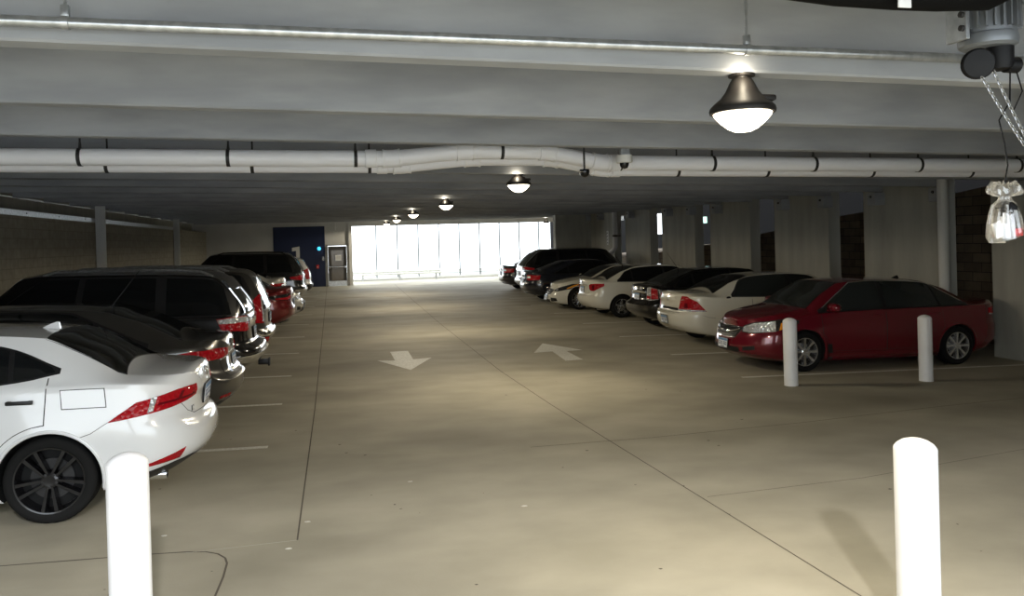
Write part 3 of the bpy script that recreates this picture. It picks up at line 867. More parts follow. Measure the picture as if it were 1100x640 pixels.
def plain_sedan(kind, loc, heading, label, paint_, group, H=1.47, deck=1.08, tl='wide', rim=silver_rim, W=1.84, xr=-2.38, xf=2.38, extra=None, tail=None):
    P = sedan_P(xr, xf, W, H, deck, xr + .55, -1.0, .5, 1.22, 1.0, .76, .98, (xr + 1.02, xf - .95), .33, .19, paint_, tail=tail or deck - .02, lip=.012, ar=.6, af=.78)
    c = Car(kind, loc, heading, label, 'car', group, P)
    lo, hi = auto_dlo(c, xr + .98, 1.08, .45, .6)
    c.dlo(lo, hi, [(xr + 1.02, -.92, xr + 1.15, -.95), (-.87, .08, -.89, 0), (.14, 1.06, .07, .65)])
    c.screens((1.20, .65, .52, .53, .06), (xr + .57, .60, -1.0, .52, -.09))
    zl = lambda x: interp(x, lo)
    c.doors([(-.98, .09), (.11, 1.18)], zl, .32, None)
    c.mirrors(.98, .97); c.wheels('multi', 7, rim)
    for sg in (1, -1):
        if tl == 'boomerang':
            t = c.patch('taillight', lamp_dark, 'wrear', [('s', xr + .62, .90), ('s', xr + .4, .83), ('e', .62, .82), ('e', .45, .86)], [('s', xr + .62, .92), ('s', xr + .38, .95), ('e', .70, .985), ('e', .45, .98)], sg, 30, 8, .010, depth=.02)
            c.patch('lamp_segment', red_lens, 'wrear', [('s', xr + .40, .845), ('e', .70, .835), ('e', .5, .865)], [('s', xr + .40, .88), ('e', .70, .90), ('e', .5, .955)], sg, 18, 6, .014, parent=t)
        elif tl == 'split':
            t = c.patch('taillight', red_lens, 'wrear', [('s', xr + .42, .80), ('e', .62, .78), ('e', .46, .80)], [('s', xr + .45, .96), ('e', .68, .97), ('e', .46, .96)], sg, 24, 8, .010, depth=.02)
            c.patch('lamp_segment', clear_lens, 'wrear', [('e', .72, .86), ('e', .5, .86)], [('e', .72, .93), ('e', .5, .93)], sg, 10, 4, .014, parent=t)
        else:
            t = c.patch('taillight', red_lens, 'wrear', [('s', xr + .45, .82), ('e', .62, .80), ('e', .36, .82)], [('s', xr + .45, .93), ('e', .68, .96), ('e', .36, .95)], sg, 24, 8, .010, depth=.02)
            c.patch('lamp_segment', clear_lens, 'wrear', [('e', .58, .82), ('e', .38, .83)], [('e', .58, .87), ('e', .38, .88)], sg, 10, 4, .014, parent=t)
        h = c.patch('headlight', clear_lens, 'wfront', [('e', .42, .62), ('e', .68, .61), ('s', xf - .62, .70)], [('e', .42, .70), ('e', .68, .74), ('s', xf - .62, .80)], sg, 20, 6, .008)
        c.patch('fog_recess', black_trim, 'wfront', [('e', .55, .33), ('e', .78, .34)], [('e', .55, .42), ('e', .78, .43)], sg, 8, 4, .004)
    c.patch('grille', black_trim, 'front', [(-.34, .52), (.34, .52)], [(-.40, .66), (.40, .66)], 1, 12, 6, .006)
    c.patch('grille_bar', chrome, 'front', [(-.38, .58), (.38, .58)], [(-.39, .61), (.39, .61)], 1, 12, 3, .012)
    c.patch('air_intake', black_trim, 'front', [(-.5, .28), (.5, .28)], [(-.46, .40), (.46, .40)], 1, 12, 5, .005)
    rear_seams(c, .5, .66, .82, .48)
    c.bumper_skirt(-1, .34, black_trim, .7, .30)
    c.plate(-1, .74); c.emblem(-1, .93, 'oval', .06)
    c.plate(1, .48)
    c.emblem(1, .66, 'oval', .06)
    c.exhaust(.55, .26)
    return c

def big_black_suv():
    P = suv_P(-2.45, 2.45, 1.98, 1.93, .45, 1.18, .75, 1.4, 1.2, 1.0, (-1.42, 1.5), .39, .30, car_black2, tail=1.15, bulge=.03)
    c = Car('suv', (-1.05 - 2.45, 29.7), -1, 'tall black SUV with black roof rails near the navy wall panel', 'car', 'cars parked along the left wall', P)
    lo, hi = auto_dlo(c, -2.05, 1.25, 2.0, .7, h0=.12, dn=.06)
    c.dlo(lo, hi, [(-2.0, -1.15, -1.85, -1.13), (-1.03, -.02, -1.0, -.06), (.07, 1.2, .02, .72)])
    c.screens((1.38, .72, .77, .6, .05), None)
    c.patch('rear_window', car_glass2, 'rear', [(-.64, 1.22), (.64, 1.22)], [(-.56, 1.70), (.56, 1.70)], 1, 16, 10, .008)
    mb = MB()
    for y in (-.62, .62):
        hs = [c.hit('rear', y - (.05 if y > 0 else -.05) * k / 8, 1.22 + .5 * k / 8) for k in range(9)]
        mb.tube([h[0] + h[1] * .012 for h in hs], .02, 6)
    mb.build('rear_window_trim', chrome, c.root)
    zl = lambda x: interp(x, lo)
    c.doors([(-1.06, .02), (.04, 1.25)], zl, .42, None)
    c.mirrors(1.1, 1.17, size=1.2); c.wheels('multi', 6, silver_rim, .68, .25)
    for sg in (1, -1):
        t = c.patch('taillight', red_lens, 'wrear', [('s', -1.95, .96), ('e', .80, .92), ('e', .52, .98)], [('s', -1.9, 1.04), ('e', .80, 1.12), ('e', .52, 1.10)], sg, 24, 8, .018, depth=.03)
        c.patch('lamp_segment', clear_lens, 'wrear', [('e', .70, .97), ('e', .52, .99)], [('e', .70, 1.10), ('e', .52, 1.09)], sg, 8, 5, .026, parent=t)
        c.patch('bumper_corner', chrome, 'wrear', [('s', -2.1, .48), ('e', .7, .48), ('e', 0, .48)], [('s', -2.1, .60), ('e', .70, .62), ('e', 0, .62)], sg, 24, 5, .03, depth=.05)
        c.patch('headlight', clear_lens, 'wfront', [('e', .55, .82), ('s', 2.05, .86)], [('e', .55, .95), ('s', 2.05, .97)], sg, 14, 5, .008)
    c.patch('garnish', chrome, 'rear', [(-.5, 1.08), (.5, 1.08)], [(-.5, 1.14), (.5, 1.14)], 1, 14, 4, .016)
    c.patch('grille', black_trim, 'front', [(-.5, .6), (.5, .6)], [(-.5, .88), (.5, .88)], 1, 12, 8, .008)
    rear_seams(c, .64, .66, 1.16, .62)
    c.plate(-1, .90)
    c.roof_rails(-1.75, .5, .60)
    return c

def white_suv():
    P = suv_P(-2.3, 2.3, 1.86, 1.70, .34, 1.08, .7, 1.35, 1.1, .92, (-1.35, 1.38), .36, .26, white_pearl, tail=1.05)
    c = Car('suv', (-.92 - 2.3, 33.2), -1, 'white SUV parked farthest back on the left, beyond the tall black SUV', 'car', 'cars parked along the left wall', P)
    lo, hi = auto_dlo(c, -1.9, 1.2, 1.6, .7, h0=.1, dn=.05)
    c.dlo(lo, hi, [(-1.87, -1.12, -1.75, -1.1), (-1.0, -.02, -.98, -.06), (.07, 1.16, .02, .7)])
    c.screens((1.33, .68, .72, .56, .05), None)
    c.patch('rear_window', car_glass2, 'rear', [(-.60, 1.12), (.60, 1.12)], [(-.52, 1.52), (.52, 1.52)], 1, 14, 8, .008)
    zl = lambda x: interp(x, lo)
    c.doors([(-1.04, .02), (.04, 1.2)], zl, .40, None)
    c.mirrors(1.06, 1.06); c.wheels('multi', 7, silver_rim)
    for sg in (1, -1):
        c.patch('taillight', red_lens, 'wrear', [('s', -1.98, .82), ('e', .80, .80), ('e', .62, .82)], [('s', -2.0, 1.16), ('e', .78, 1.24), ('e', .68, 1.22)], sg, 18, 10, .016, depth=.03)
        c.patch('headlight', clear_lens, 'wfront', [('e', .5, .74), ('s', 1.9, .78)], [('e', .5, .86), ('s', 1.9, .88)], sg, 14, 5, .008)
        c.patch('lower_bumper', black_trim, 'wrear', [('s', -1.8, .36), ('e', .6, .36), ('e', 0, .36)], [('s', -1.8, .6), ('e', .6, .62), ('e', 0, .62)], sg, 20, 6, .01)
    c.patch('grille', black_trim, 'front', [(-.45, .58), (.45, .58)], [(-.45, .8), (.45, .8)], 1, 12, 8, .008)
    rear_seams(c, .6, .66, 1.08, .58)
    c.plate(-1, .84)
    return c

# ---------------- right row ------------------------------------------------
def red_sedan():
    P = sedan_P(-2.68, 2.37, 1.82, 1.50, 1.115, -1.95, -1.08, .55, 1.26, 1.06, .80, 1.0, (-1.55, 1.38), .33, .17, deep_red, tail=1.09, lip=.02, af=.85, ar=.6, n=2.5, bulge=.035, peak=-.15, gap=.05,
                pf=[(0, -.20), (.10, -.10), (.22, -.02), (.4, 0), (.62, -.02), (.85, -.07), (1, -.14)])
    c = Car('sedan', (6.47 + 2.37, 12.50), -1, 'dark red sedan facing the aisle behind the two far white bollards', 'car', 'cars parked along the right wall', P)
    lo, hi = auto_dlo(c, -1.78, 1.08, .62, .60, dn=.03, up=.035)
    c.dlo(lo, hi, [(-1.74, -1.26, -1.6, -1.22), (-1.22, -.20, -1.18, -.23), (-.11, 1.05, -.13, .62)], trim=black_trim, glass=car_glass2)
    mb = MB()
    for sg in (1, -1):
        pts = [c.hit('side', x, z + .014, sg) for x, z in hi[1:-1]]
        mb.tube([h[0] + h[1] * .006 for h in pts], .009, 6)
        pts = [c.hit('side', x, z - .014, sg) for x, z in (lo[0], lo[1], lo[2], lo[3])]
    mb.build('window_trim', chrome, c.root)
    c.screens((1.24, .67, .57, .54, .06), (-1.93, .61, -1.08, .53, -.09), glass=car_glass2)
    zl = lambda x: interp(x, lo)
    c.doors([(-1.26, -.16), (-.14, 1.06)], zl, .33, None, hz=.90)
    c.mirrors(.90, 1.02, size=1.05); c.wheels('multi', 8, silver_rim, .70)
    for sg in (1, -1):
        h = c.patch('headlight', lamp_dark, 'wfront', [('e', .44, .635), ('e', .70, .62), ('s', 1.72, .70), ('s', 1.48, .80)], [('e', .42, .735), ('e', .70, .80), ('s', 1.72, .865), ('s', 1.48, .85)], sg, 36, 8, .008, depth=.02)
        c.patch('lamp_segment', clear_lens, 'wfront', [('e', .47, .645), ('e', .70, .635), ('s', 1.90, .67)], [('e', .46, .722), ('e', .70, .782), ('s', 1.90, .83)], sg, 20, 6, .014, parent=h)
        for y_, z_ in ((.55, .69), (.70, .705), (.83, .725)): c.lamp_ring(h, ('e', y_, z_), .036, sg)
        c.patch('lamp_segment', amber_lens, 'wfront', [('s', 1.84, .685), ('s', 1.68, .73)], [('s', 1.80, .80), ('s', 1.62, .835)], sg, 10, 5, .016, parent=h)
        c.patch('fog_recess', black_trim, 'wfront', [('e', .50, .335), ('e', .80, .36)], [('e', .50, .40), ('e', .80, .43)], sg, 12, 4, .004)
        c.patch('taillight', red_lens, 'wrear', [('s', -2.25, .87), ('e', .62, .83), ('e', .42, .85)], [('s', -2.28, .96), ('e', .66, .99), ('e', .42, .98)], sg, 24, 6, .010, depth=.02)
        c.patch('taillight_reverse', clear_lens, 'wrear', [('s', -2.26, .845), ('e', .70, .815)], [('s', -2.26, .87), ('e', .70, .845)], sg, 14, 3, .010)
        c.patch('rocker_molding', c.paint, 'side', [(-1.1, .245), (.95, .245)], [(-1.1, .30), (.95, .30)], sg, 24, 4, .022, depth=.03)
        c.patch('splash_guard', black_trim, 'side', [(.86, .15), (.95, .15)], [(.90, .45), (.98, .45)], sg, 4, 6, .012)
    g = c.patch('grille_frame', chrome, 'front', [(-.31, .535), (0, .52), (.31, .535)], [(-.41, .71), (0, .725), (.41, .71)], 1, 24, 8, .010, depth=.03)
    c.patch('grille', black_trim, 'front', [(-.295, .548), (0, .533), (.295, .548)], [(-.392, .697), (0, .712), (.392, .697)], 1, 24, 8, .024, depth=.03, parent=g)
    for z in (.575, .665):
        c.patch('grille_bar', lamp_dark, 'front', [(-.3, z), (.3, z)], [(-.3, z + .012), (.3, z + .012)], 1, 14, 2, .030, parent=g)
    w = MB()
    for sg in (1, -1):
        pts = []
        for (y, z) in ((.07, .612), (.16, .618), (.27, .64), (.36, .668)):
            h = c.hit('front', y * sg, z); pts.append(h[0] + h[1] * .032)
        w.tube(pts, [.017, .015, .012, .008], 8)
    w.build('grille_wing', chrome, g)
    c.emblem(1, .612, 'wings', .07)
    c.patch('air_intake', black_trim, 'front', [(-.40, .30), (.40, .30)], [(-.40, .385), (.40, .385)], 1, 14, 5, .004)
    c.plate(1, .42)
    c.bumper_skirt(-1, .33, black_trim, .7, .29)
    rear_seams(c, .5, .68, .84, .48)
    c.plate(-1, .76); c.emblem(-1, .95, 'wings', .06)
    c.exhaust(.55, .25)
    mb = MB()
    for sg in (1, -1):
        c.line([(1.22, .70), (1.75, .60), (2.12, .45)], 'top', sg, .004, mb)
    c.line([(2.12, .45), (2.16, 0), (2.12, -.45)], 'top', 1, .004, mb)
    mb.build('hood_gap', seam, c.root)
    c.antenna(-1.0, 0, 'fin', black_trim)
    return c

def white_big_sedan():
    P = sedan_P(-2.54, 2.54, 1.86, 1.49, 1.12, -1.78, -.95, .55, 1.32, 1.03, .78, 1.0, (-1.40, 1.42), .335, .20, cream_white, tail=1.10, lip=.015, ins=.09, ar=.55, af=.8, n=2.8,
                pr=[(0, .20), (.10, .10), (.25, .02), (.45, 0), (.58, .02), (.62, .07), (.9, .10), (1, .09)])
    c = Car('sedan', (6.74 + 2.54, 15.62), 1, 'cream white sedan with large red taillights, beyond the dark red sedan', 'car', 'cars parked along the right wall', P)
    lo, hi = auto_dlo(c, -1.42, 1.18, 1.15, .58, dn=.03)
    c.dlo(lo, hi, [(-1.38, .0, -1.2, -.08), (.07, 1.14, .0, .7)], glass=car_glass2)
    c.screens((1.30, .67, .57, .54, .06), (-1.76, .63, -.95, .53, -.12))
    zl = lambda x: interp(x, lo)
    c.doors([(-1.0, .03), (.05, 1.22)], zl, .32, None)
    c.mirrors(1.04, .99, black_trim); c.wheels('multi', 7, silver_rim)
    for sg in (1, -1):
        t = c.patch('taillight', red_lens, 'wrear', [('s', -2.02, .735), ('e', .74, .735), ('e', .47, .735)], [('s', -2.24, .93), ('e', .80, 1.03), ('e', .60, 1.035)], sg, 28, 10, .012, depth=.025)
        c.patch('lamp_segment', clear_lens, 'wrear', [('s', -2.04, .735), ('e', .74, .735), ('e', .48, .735)], [('s', -2.05, .765), ('e', .74, .765), ('e', .49, .765)], sg, 24, 3, .017, parent=t)
        c.patch('lamp_segment', dark_red_lens, 'wrear', [('e', .84, .79), ('e', .70, .79)], [('e', .82, .90), ('e', .72, .90)], sg, 6, 6, .016, parent=t)
        c.patch('headlight', clear_lens, 'wfront', [('e', .45, .64), ('s', 1.98, .72)], [('e', .45, .74), ('s', 1.98, .80)], sg, 16, 5, .008)
    c.patch('garnish', lamp_dark, 'rear', [(-.50, .735), (.50, .735)], [(-.50, .785), (.50, .785)], 1, 16, 4, .010)
    c.patch('trunk_lid', c.paint, 'rear', [(-.49, .80), (.49, .80)], [(-.58, 1.0), (.58, 1.0)], 1, 16, 8, .012)
    c.patch('brake_light', dark_red_lens, 'rear', [(-.09, 1.025), (.09, 1.025)], [(-.09, 1.05), (.09, 1.05)], 1, 6, 3, .012)
    mb = MB()
    for sg in (1, -1): c.line([(.50, .73), (.50, .695), (.3, .69), (0, .69)], 'rear', sg, .004, mb)
    for sg in (1, -1): c.line([(-2.10, .66), (-1.98, .62), (-1.83, .60)], 'side', sg, .003, mb)
    mb.build('lid_gap', seam, c.root)
    c.patch('grille', black_trim, 'front', [(-.4, .5), (.4, .5)], [(-.45, .7), (.45, .7)], 1, 12, 6, .006)
    c.plate(-1, .535); c.emblem(-1, .935, 'bow', .07)
    for sg in (1, -1):
        h = c.hit('side', -1.52, 1.00, sg)
        MB().lathe([(.055, -.004), (.05, .004), (0, .005)], 16, Matrix.Translation(h[0]) @ Matrix.Rotation(-PI/2*sg, 4, 'X') @ Matrix.Diagonal((1, .6, 1, 1))).build('side_badge', lamp_dark, c.root)
    return c

def black_hatch():
    P = sedan_P(-2.28, 2.28, 1.79, 1.51, 1.10, -1.75, -.85, .6, 1.3, 1.05, .80, 1.01, (-1.35, 1.35), .325, .20, car_black, tail=1.09, lip=.01, ins=.16, ar=.5, n=2.9)
    c = Car('sedan', (7.12 + 2.28, 18.5), 1, 'black sedan with clear and red taillights, just beyond the cream white sedan', 'car', 'cars parked along the right wall', P)
    lo, hi = auto_dlo(c, -1.5, 1.15, .8, .58)
    c.dlo(lo, hi, [(-1.46, -1.0, -1.3, -1.0), (-.92, .08, -.94, .0), (.14, 1.12, .07, .68)])
    c.screens((1.28, .65, .62, .53, .06), (-1.73, .60, -.85, .52, -.09), glass=car_glass2)
    zl = lambda x: interp(x, lo)
    c.doors([(-1.0, .09), (.11, 1.22)], zl, .33, None)
    c.mirrors(1.02, 1.0); c.wheels('multi', 6, silver_rim)
    for sg in (1, -1):
        t = c.patch('taillight', clear_lens, 'wrear', [('s', -1.95, .76), ('e', .78, .72), ('e', .60, .74)], [('s', -1.98, 1.0), ('e', .78, 1.04), ('e', .62, 1.03)], sg, 20, 10, .014, depth=.025)
        c.patch('lamp_segment', red_lens, 'wrear', [('s', -1.95, .77), ('e', .86, .75)], [('s', -1.99, .99), ('e', .82, 1.02)], sg, 10, 8, .02, parent=t)
        c.patch('lamp_segment', red_lens, 'wrear', [('e', .80, .75), ('e', .63, .76)], [('e', .80, .83), ('e', .63, .84)], sg, 8, 4, .019, parent=t)
        c.patch('headlight', clear_lens, 'wfront', [('e', .45, .64), ('s', 1.75, .72)], [('e', .45, .74), ('s', 1.75, .80)], sg, 16, 5, .008)
    c.patch('garnish', chrome, 'rear', [(-.45, .90), (.45, .90)], [(-.45, .94), (.45, .94)], 1, 12, 3, .012)
    c.patch('grille', black_trim, 'front', [(-.4, .5), (.4, .5)], [(-.4, .68), (.4, .68)], 1, 12, 6, .006)
    rear_seams(c, .55, .64, .9, .52)
    c.plate(-1, .80); c.emblem(-1, 1.0, 'rings', .06)
    c.antenna(-.9, .3, 'whip')
    c.exhaust(.5, .27)
    return c

def white_compact():
    P = sedan_P(-2.22, 2.28, 1.72, 1.48, 1.09, -1.66, -.82, .62, 1.3, 1.02, .76, .99, (-1.27, 1.33), .315, .19, cream_white2, tail=1.08, lip=.012, ar=.5, n=2.7,
                pr=[(0, .14), (.12, .06), (.3, 0), (.5, 0), (.56, .04), (.9, .07), (1, .06)])
    c = Car('sedan', (6.86 + 2.22, 21.85), 1, 'white compact sedan, tail to the aisle, parked beside a white coupe', 'car', 'cars parked along the right wall', P)
    lo, hi = auto_dlo(c, -1.36, 1.15, 1.0, .58)
    c.dlo(lo, hi, [(-1.32, -.95, -1.16, -.95), (-.88, .08, -.9, .0), (.14, 1.12, .07, .68)])
    c.screens((1.28, .64, .64, .52, .06), (-1.64, .60, -.82, .52, -.10))
    zl = lambda x: interp(x, lo)
    c.doors([(-.95, .09), (.11, 1.22)], zl, .32, None)
    c.mirrors(1.02, .98); c.wheels('multi', 5, silver_rim, .68)
    for sg in (1, -1):
        t = c.patch('taillight', red_lens, 'wrear', [('s', -1.80, .90), ('e', .78, .76), ('e', .60, .76), ('e', .50, .82)], [('s', -1.80, .97), ('e', .78, .965), ('e', .60, .955), ('e', .50, .92)], sg, 28, 8, .012, depth=.025)
        c.patch('lamp_segment', dark_red_lens, 'wrear', [('e', .80, .80), ('e', .66, .80)], [('e', .80, .92), ('e', .66, .92)], sg, 8, 5, .017, parent=t)
        c.patch('headlight', clear_lens, 'wfront', [('e', .45, .62), ('s', 1.75, .70)], [('e', .45, .72), ('s', 1.75, .80)], sg, 16, 5, .008)
    c.patch('garnish', chrome, 'rear', [(-.40, .90), (.40, .90)], [(-.40, .93), (.40, .93)], 1, 12, 3, .012)
    mb = MB()
    for sg in (1, -1): c.line([(.48, .88), (.46, .70), (.3, .665), (0, .66)], 'rear', sg, .004, mb)
    mb.build('lid_gap', seam, c.root)
    c.patch('grille', black_trim, 'front', [(-.4, .5), (.4, .5)], [(-.4, .66), (.4, .66)], 1, 12, 6, .006)
    c.plate(-1, .79); c.emblem(-1, .98, 'rings', .055)
    c.antenna(-.8, .35, 'whip')
    c.exhaust(.5, .24)
    return c

def white_coupe():
    P = sedan_P(-2.32, 2.34, 1.82, 1.40, 1.06, -1.85, -.85, .25, 1.05, 1.03, .74, .96, (-1.38, 1.47), .34, .15, cream_white2, tail=1.03, af=.95, n=2.4, bulge=.035,
                pf=[(0, -.16), (.10, -.05), (.25, 0), (.45, -.02), (.7, -.08), (1, -.2)])
    c = Car('coupe', (6.60 + 2.34, 24.75), -1, 'white coupe with its nose to the aisle, amber strip in each headlight', 'car', 'cars parked along the right wall', P)
    lo, hi = auto_dlo(c, -1.45, .92, .5, .6)
    c.dlo(lo, hi, [(-1.4, -.55, -1.2, -.58), (-.48, .9, -.5, .45)])
    c.screens((1.03, .66, .27, .53, .06), (-1.83, .6, -.85, .5, -.09))
    zl = lambda x: interp(x, lo)
    c.doors([(-.55, 1.02)], zl, .30, None)
    c.mirrors(.82, .95); c.wheels('double', 5, silver_rim, .76)
    for sg in (1, -1):
        h = c.patch('headlight', lamp_dark, 'wfront', [('e', .46, .57), ('e', .72, .57), ('s', 1.72, .66), ('s', 1.45, .775)], [('e', .46, .63), ('e', .72, .69), ('s', 1.72, .80), ('s', 1.45, .80)], sg, 30, 8, .008, depth=.02)
        c.patch('lamp_segment', amber_lens, 'wfront', [('s', 1.95, .635), ('s', 1.62, .72), ('s', 1.48, .775)], [('s', 1.93, .675), ('s', 1.62, .77), ('s', 1.48, .79)], sg, 14, 4, .016, parent=h)
        c.patch('lamp_segment', clear_lens, 'wfront', [('e', .55, .585), ('e', .70, .59)], [('e', .55, .625), ('e', .70, .65)], sg, 8, 4, .014, parent=h)
        c.lamp_ring(h, ('e', .64, .62), .035, sg)
        c.patch('air_intake', black_trim, 'wfront', [('e', .40, .25), ('e', .76, .27)], [('e', .36, .37), ('e', .68, .36)], sg, 10, 5, .004)
        c.patch('taillight', red_lens, 'wrear', [('s', -1.85, .80), ('e', .6, .76)], [('s', -1.85, .9), ('e', .6, .93)], sg, 18, 6, .010)
    g = c.patch('grille_frame', chrome, 'front', [(-.26, .45), (0, .43), (.26, .45)], [(-.33, .60), (0, .635), (.33, .60)], 1, 20, 8, .008, depth=.03)
    c.patch('grille', black_trim, 'front', [(-.24, .465), (0, .447), (.24, .465)], [(-.30, .585), (0, .615), (.30, .585)], 1, 20, 8, .014, parent=g)
    c.emblem(1, .54, 'oval', .065)
    c.patch('air_intake', black_trim, 'front', [(-.30, .22), (.30, .22)], [(-.34, .31), (.34, .31)], 1, 12, 5, .004)
    c.plate(1, .36)
    rear_seams(c, .5, .66, .8, .48)
    c.plate(-1, .74)
    return c

def big_van_suv():
    P = suv_P(-2.55, 2.6, 2.0, 1.86, .72, 1.16, .95, 1.55, 1.2, 1.0, (-1.45, 1.6), .38, .28, car_black2, tail=1.12, bulge=.02)
    c = Car('suv', (7.05 + 2.55, 30.8), 1, 'long black SUV near the bright opening, between two black sedans', 'car', 'cars parked along the right wall', P)
    lo, hi = auto_dlo(c, -2.1, 1.4, 1.8, .7, h0=.12, dn=.06)
    c.dlo(lo, hi, [(-2.05, -1.15, -1.85, -1.13), (-1.03, .1, -1.0, .06), (.2, 1.36, .15, .9)])
    c.screens((1.53, .72, .97, .6, .05), None)
    c.patch('rear_window', car_glass2, 'rear', [(-.68, 1.18), (.68, 1.18)], [(-.56, 1.68), (.56, 1.68)], 1, 16, 10, .008)
    mb = MB()
    hs = [c.hit('rear', -.7 + .14 * k / 8, 1.15 + .54 * k / 8) for k in range(9)]
    mb.tube([h[0] + h[1] * .012 for h in hs], .018, 6)
    hs = [c.hit('rear', .7 - .14 * k / 8, 1.15 + .54 * k / 8) for k in range(9)]
    mb.tube([h[0] + h[1] * .012 for h in hs], .018, 6)
    mb.build('rear_window_trim', chrome, c.root)
    zl = lambda x: interp(x, lo)
    c.doors([(-1.06, .12), (.14, 1.4)], zl, .42, None)
    c.mirrors(1.22, 1.15, size=1.2); c.wheels('multi', 6, silver_rim, .68, .25)
    for sg in (1, -1):
        t = c.patch('taillight', red_lens, 'wrear', [('s', -2.1, .98), ('e', .82, .96), ('e', .60, .98)], [('s', -2.08, 1.10), ('e', .82, 1.15), ('e', .60, 1.12)], sg, 24, 8, .018, depth=.03)
        c.patch('lamp_segment', clear_lens, 'wrear', [('e', .80, 1.0), ('e', .64, 1.0)], [('e', .80, 1.08), ('e', .64, 1.08)], sg, 8, 5, .026, parent=t)
        c.patch('headlight', clear_lens, 'wfront', [('e', .55, .82), ('s', 2.2, .86)], [('e', .55, .95), ('s', 2.2, .97)], sg, 14, 5, .008)
        c.patch('bumper_corner', chrome, 'wrear', [('s', -2.2, .52), ('e', .7, .52), ('e', 0, .52)], [('s', -2.2, .60), ('e', .70, .62), ('e', 0, .62)], sg, 24, 5, .02, depth=.04)
    c.patch('garnish', chrome, 'rear', [(-.55, 1.02), (.55, 1.02)], [(-.55, 1.08), (.55, 1.08)], 1, 14, 4, .016)
    c.patch('grille', black_trim, 'front', [(-.5, .6), (.5, .6)], [(-.5, .88), (.5, .88)], 1, 12, 8, .008)
    rear_seams(c, .66, .66, 1.14, .62)
    c.plate(-1, .88)
    return c

LG, RG = 'cars parked along the left wall', 'cars parked along the right wall'
white_sport_sedan(); grey_sedan(); black_boxy_suv(); dark_suv()
plain_sedan('sedan', (-1.03 - 2.38, 20.6), -1, 'dark red sedan in the left row, beyond the dark grey SUV', dark_red, LG, H=1.52, deck=1.12, tl='boomerang', tail=1.12)
plain_sedan('sedan', (-.93 - 2.38, 23.7), 1, 'silver sedan with its nose to the aisle in the left row', silver_paint, LG)
plain_sedan('sedan', (-1.55 - 2.38, 26.6), -1, 'silver sedan with its tail to the aisle, before the tall black SUV', silver_paint, LG, H=1.5, deck=1.14, tl='split', tail=1.14)
big_black_suv(); white_suv()
red_sedan(); white_big_sedan(); black_hatch(); white_compact(); white_coupe()
plain_sedan('sedan', (6.52 + 2.42, 27.75), 1, 'black sedan between the white coupe and the long black SUV', navy_black, RG, H=1.50, deck=1.12, tl='split', xr=-2.42, tail=1.11)
big_van_suv()
plain_sedan('sedan', (7.05 + 2.38, 34.2), 1, 'dark sedan parked last in the right row, nearest the bright opening', navy_black, RG, H=1.46, deck=1.1, tl='split', tail=1.1)

# ================================================================== the garage
def struct(o): o['kind'] = 'structure'; return o

LW, RW, BY = -6.35, 11.75, 42.4
# floor -------------------------------------------------------------
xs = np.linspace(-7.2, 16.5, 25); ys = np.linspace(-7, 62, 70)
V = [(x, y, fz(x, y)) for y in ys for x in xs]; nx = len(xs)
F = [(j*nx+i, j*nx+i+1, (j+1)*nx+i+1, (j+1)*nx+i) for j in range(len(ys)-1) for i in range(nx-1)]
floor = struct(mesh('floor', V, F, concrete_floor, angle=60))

def strip(name, pts, w, m, parent=None, lift=.002, thick=None):
    """flat band along a floor polyline"""
    P = []
    for a, b in zip(pts, pts[1:]):
        n = max(1, int(math.hypot(b[0]-a[0], b[1]-a[1]) / .6))
        for k in range(n): P.append((a[0] + (b[0]-a[0])*k/n, a[1] + (b[1]-a[1])*k/n))
    P.append(pts[-1])
    V = []; F = []
    for i, p in enumerate(P):
        a, b = P[max(i-1, 0)], P[min(i+1, len(P)-1)]
        d = Vector((b[0]-a[0], b[1]-a[1])).normalized()
        for sg in (1, -1):
            x, y = p[0] - d.y*w/2*sg, p[1] + d.x*w/2*sg
            V.append((x, y, fz(x, y) + lift))
    for i in range(len(P)-1): F.append((2*i+1, 2*i+3, 2*i+2, 2*i))
    return mesh(name, V, F, m, parent, False)

strip('floor_joint', [(3.16, 2.6), (3.04, 4.21), (2.74, 10.2), (2.66, 13.0), (2.69, 21), (2.94, 38.7), (3.0, 42)], .011, joint_dark, floor)
strip('floor_joint', [(-.33, 5.97), (-.32, 10.65), (-.36, 20), (-.47, 41)], .012, joint_dark, floor)
strip('floor_joint', [(-.33, 5.97), (-1.08, 5.91)], .006, mat('joint_pale', (.5, .47, .40), .8), floor)
strip('floor_joint', [(-4, 5.99), (-2.27, 5.97), (-1.3, 5.945), (-1.08, 5.93), (-.95, 5.90), (-.86, 5.84), (-.80, 5.75), (-.775, 5.65), (-.77, 5.42), (-.78, 5.14), (-.84, 4.5)], .014, joint_dark, floor)
strip('floor_joint', [(1.95, 8.1), (3.34, 8.16), (5.39, 8.4), (7.5, 8.75), (11, 9.2)], .010, joint_dark, floor)
strip('floor_joint', [(3.0, 6.15), (4.6, 6.3), (7.5, 6.9)], .007, joint_dark, floor)
strip('floor_joint', [(-1.0, 24.2), (5.9, 24.6)], .010, joint_dark, floor)
spl = MB()
for k in range(46):
    x, y = rnd.uniform(-1.6, 5.5), rnd.uniform(3.2, 12) ; r = rnd.uniform(.006, .018)
    z = fz(x, y) + .0015
    spl.add([(x + r*rnd.uniform(.6, 1.6)*math.cos(a), y + r*rnd.uniform(.6, 1.2)*math.sin(a), z) for a in np.linspace(0, 2*PI, 7)[:-1]], [tuple(range(6))])
spl.build('floor_speck', joint_dark, floor, False)
spl = MB()
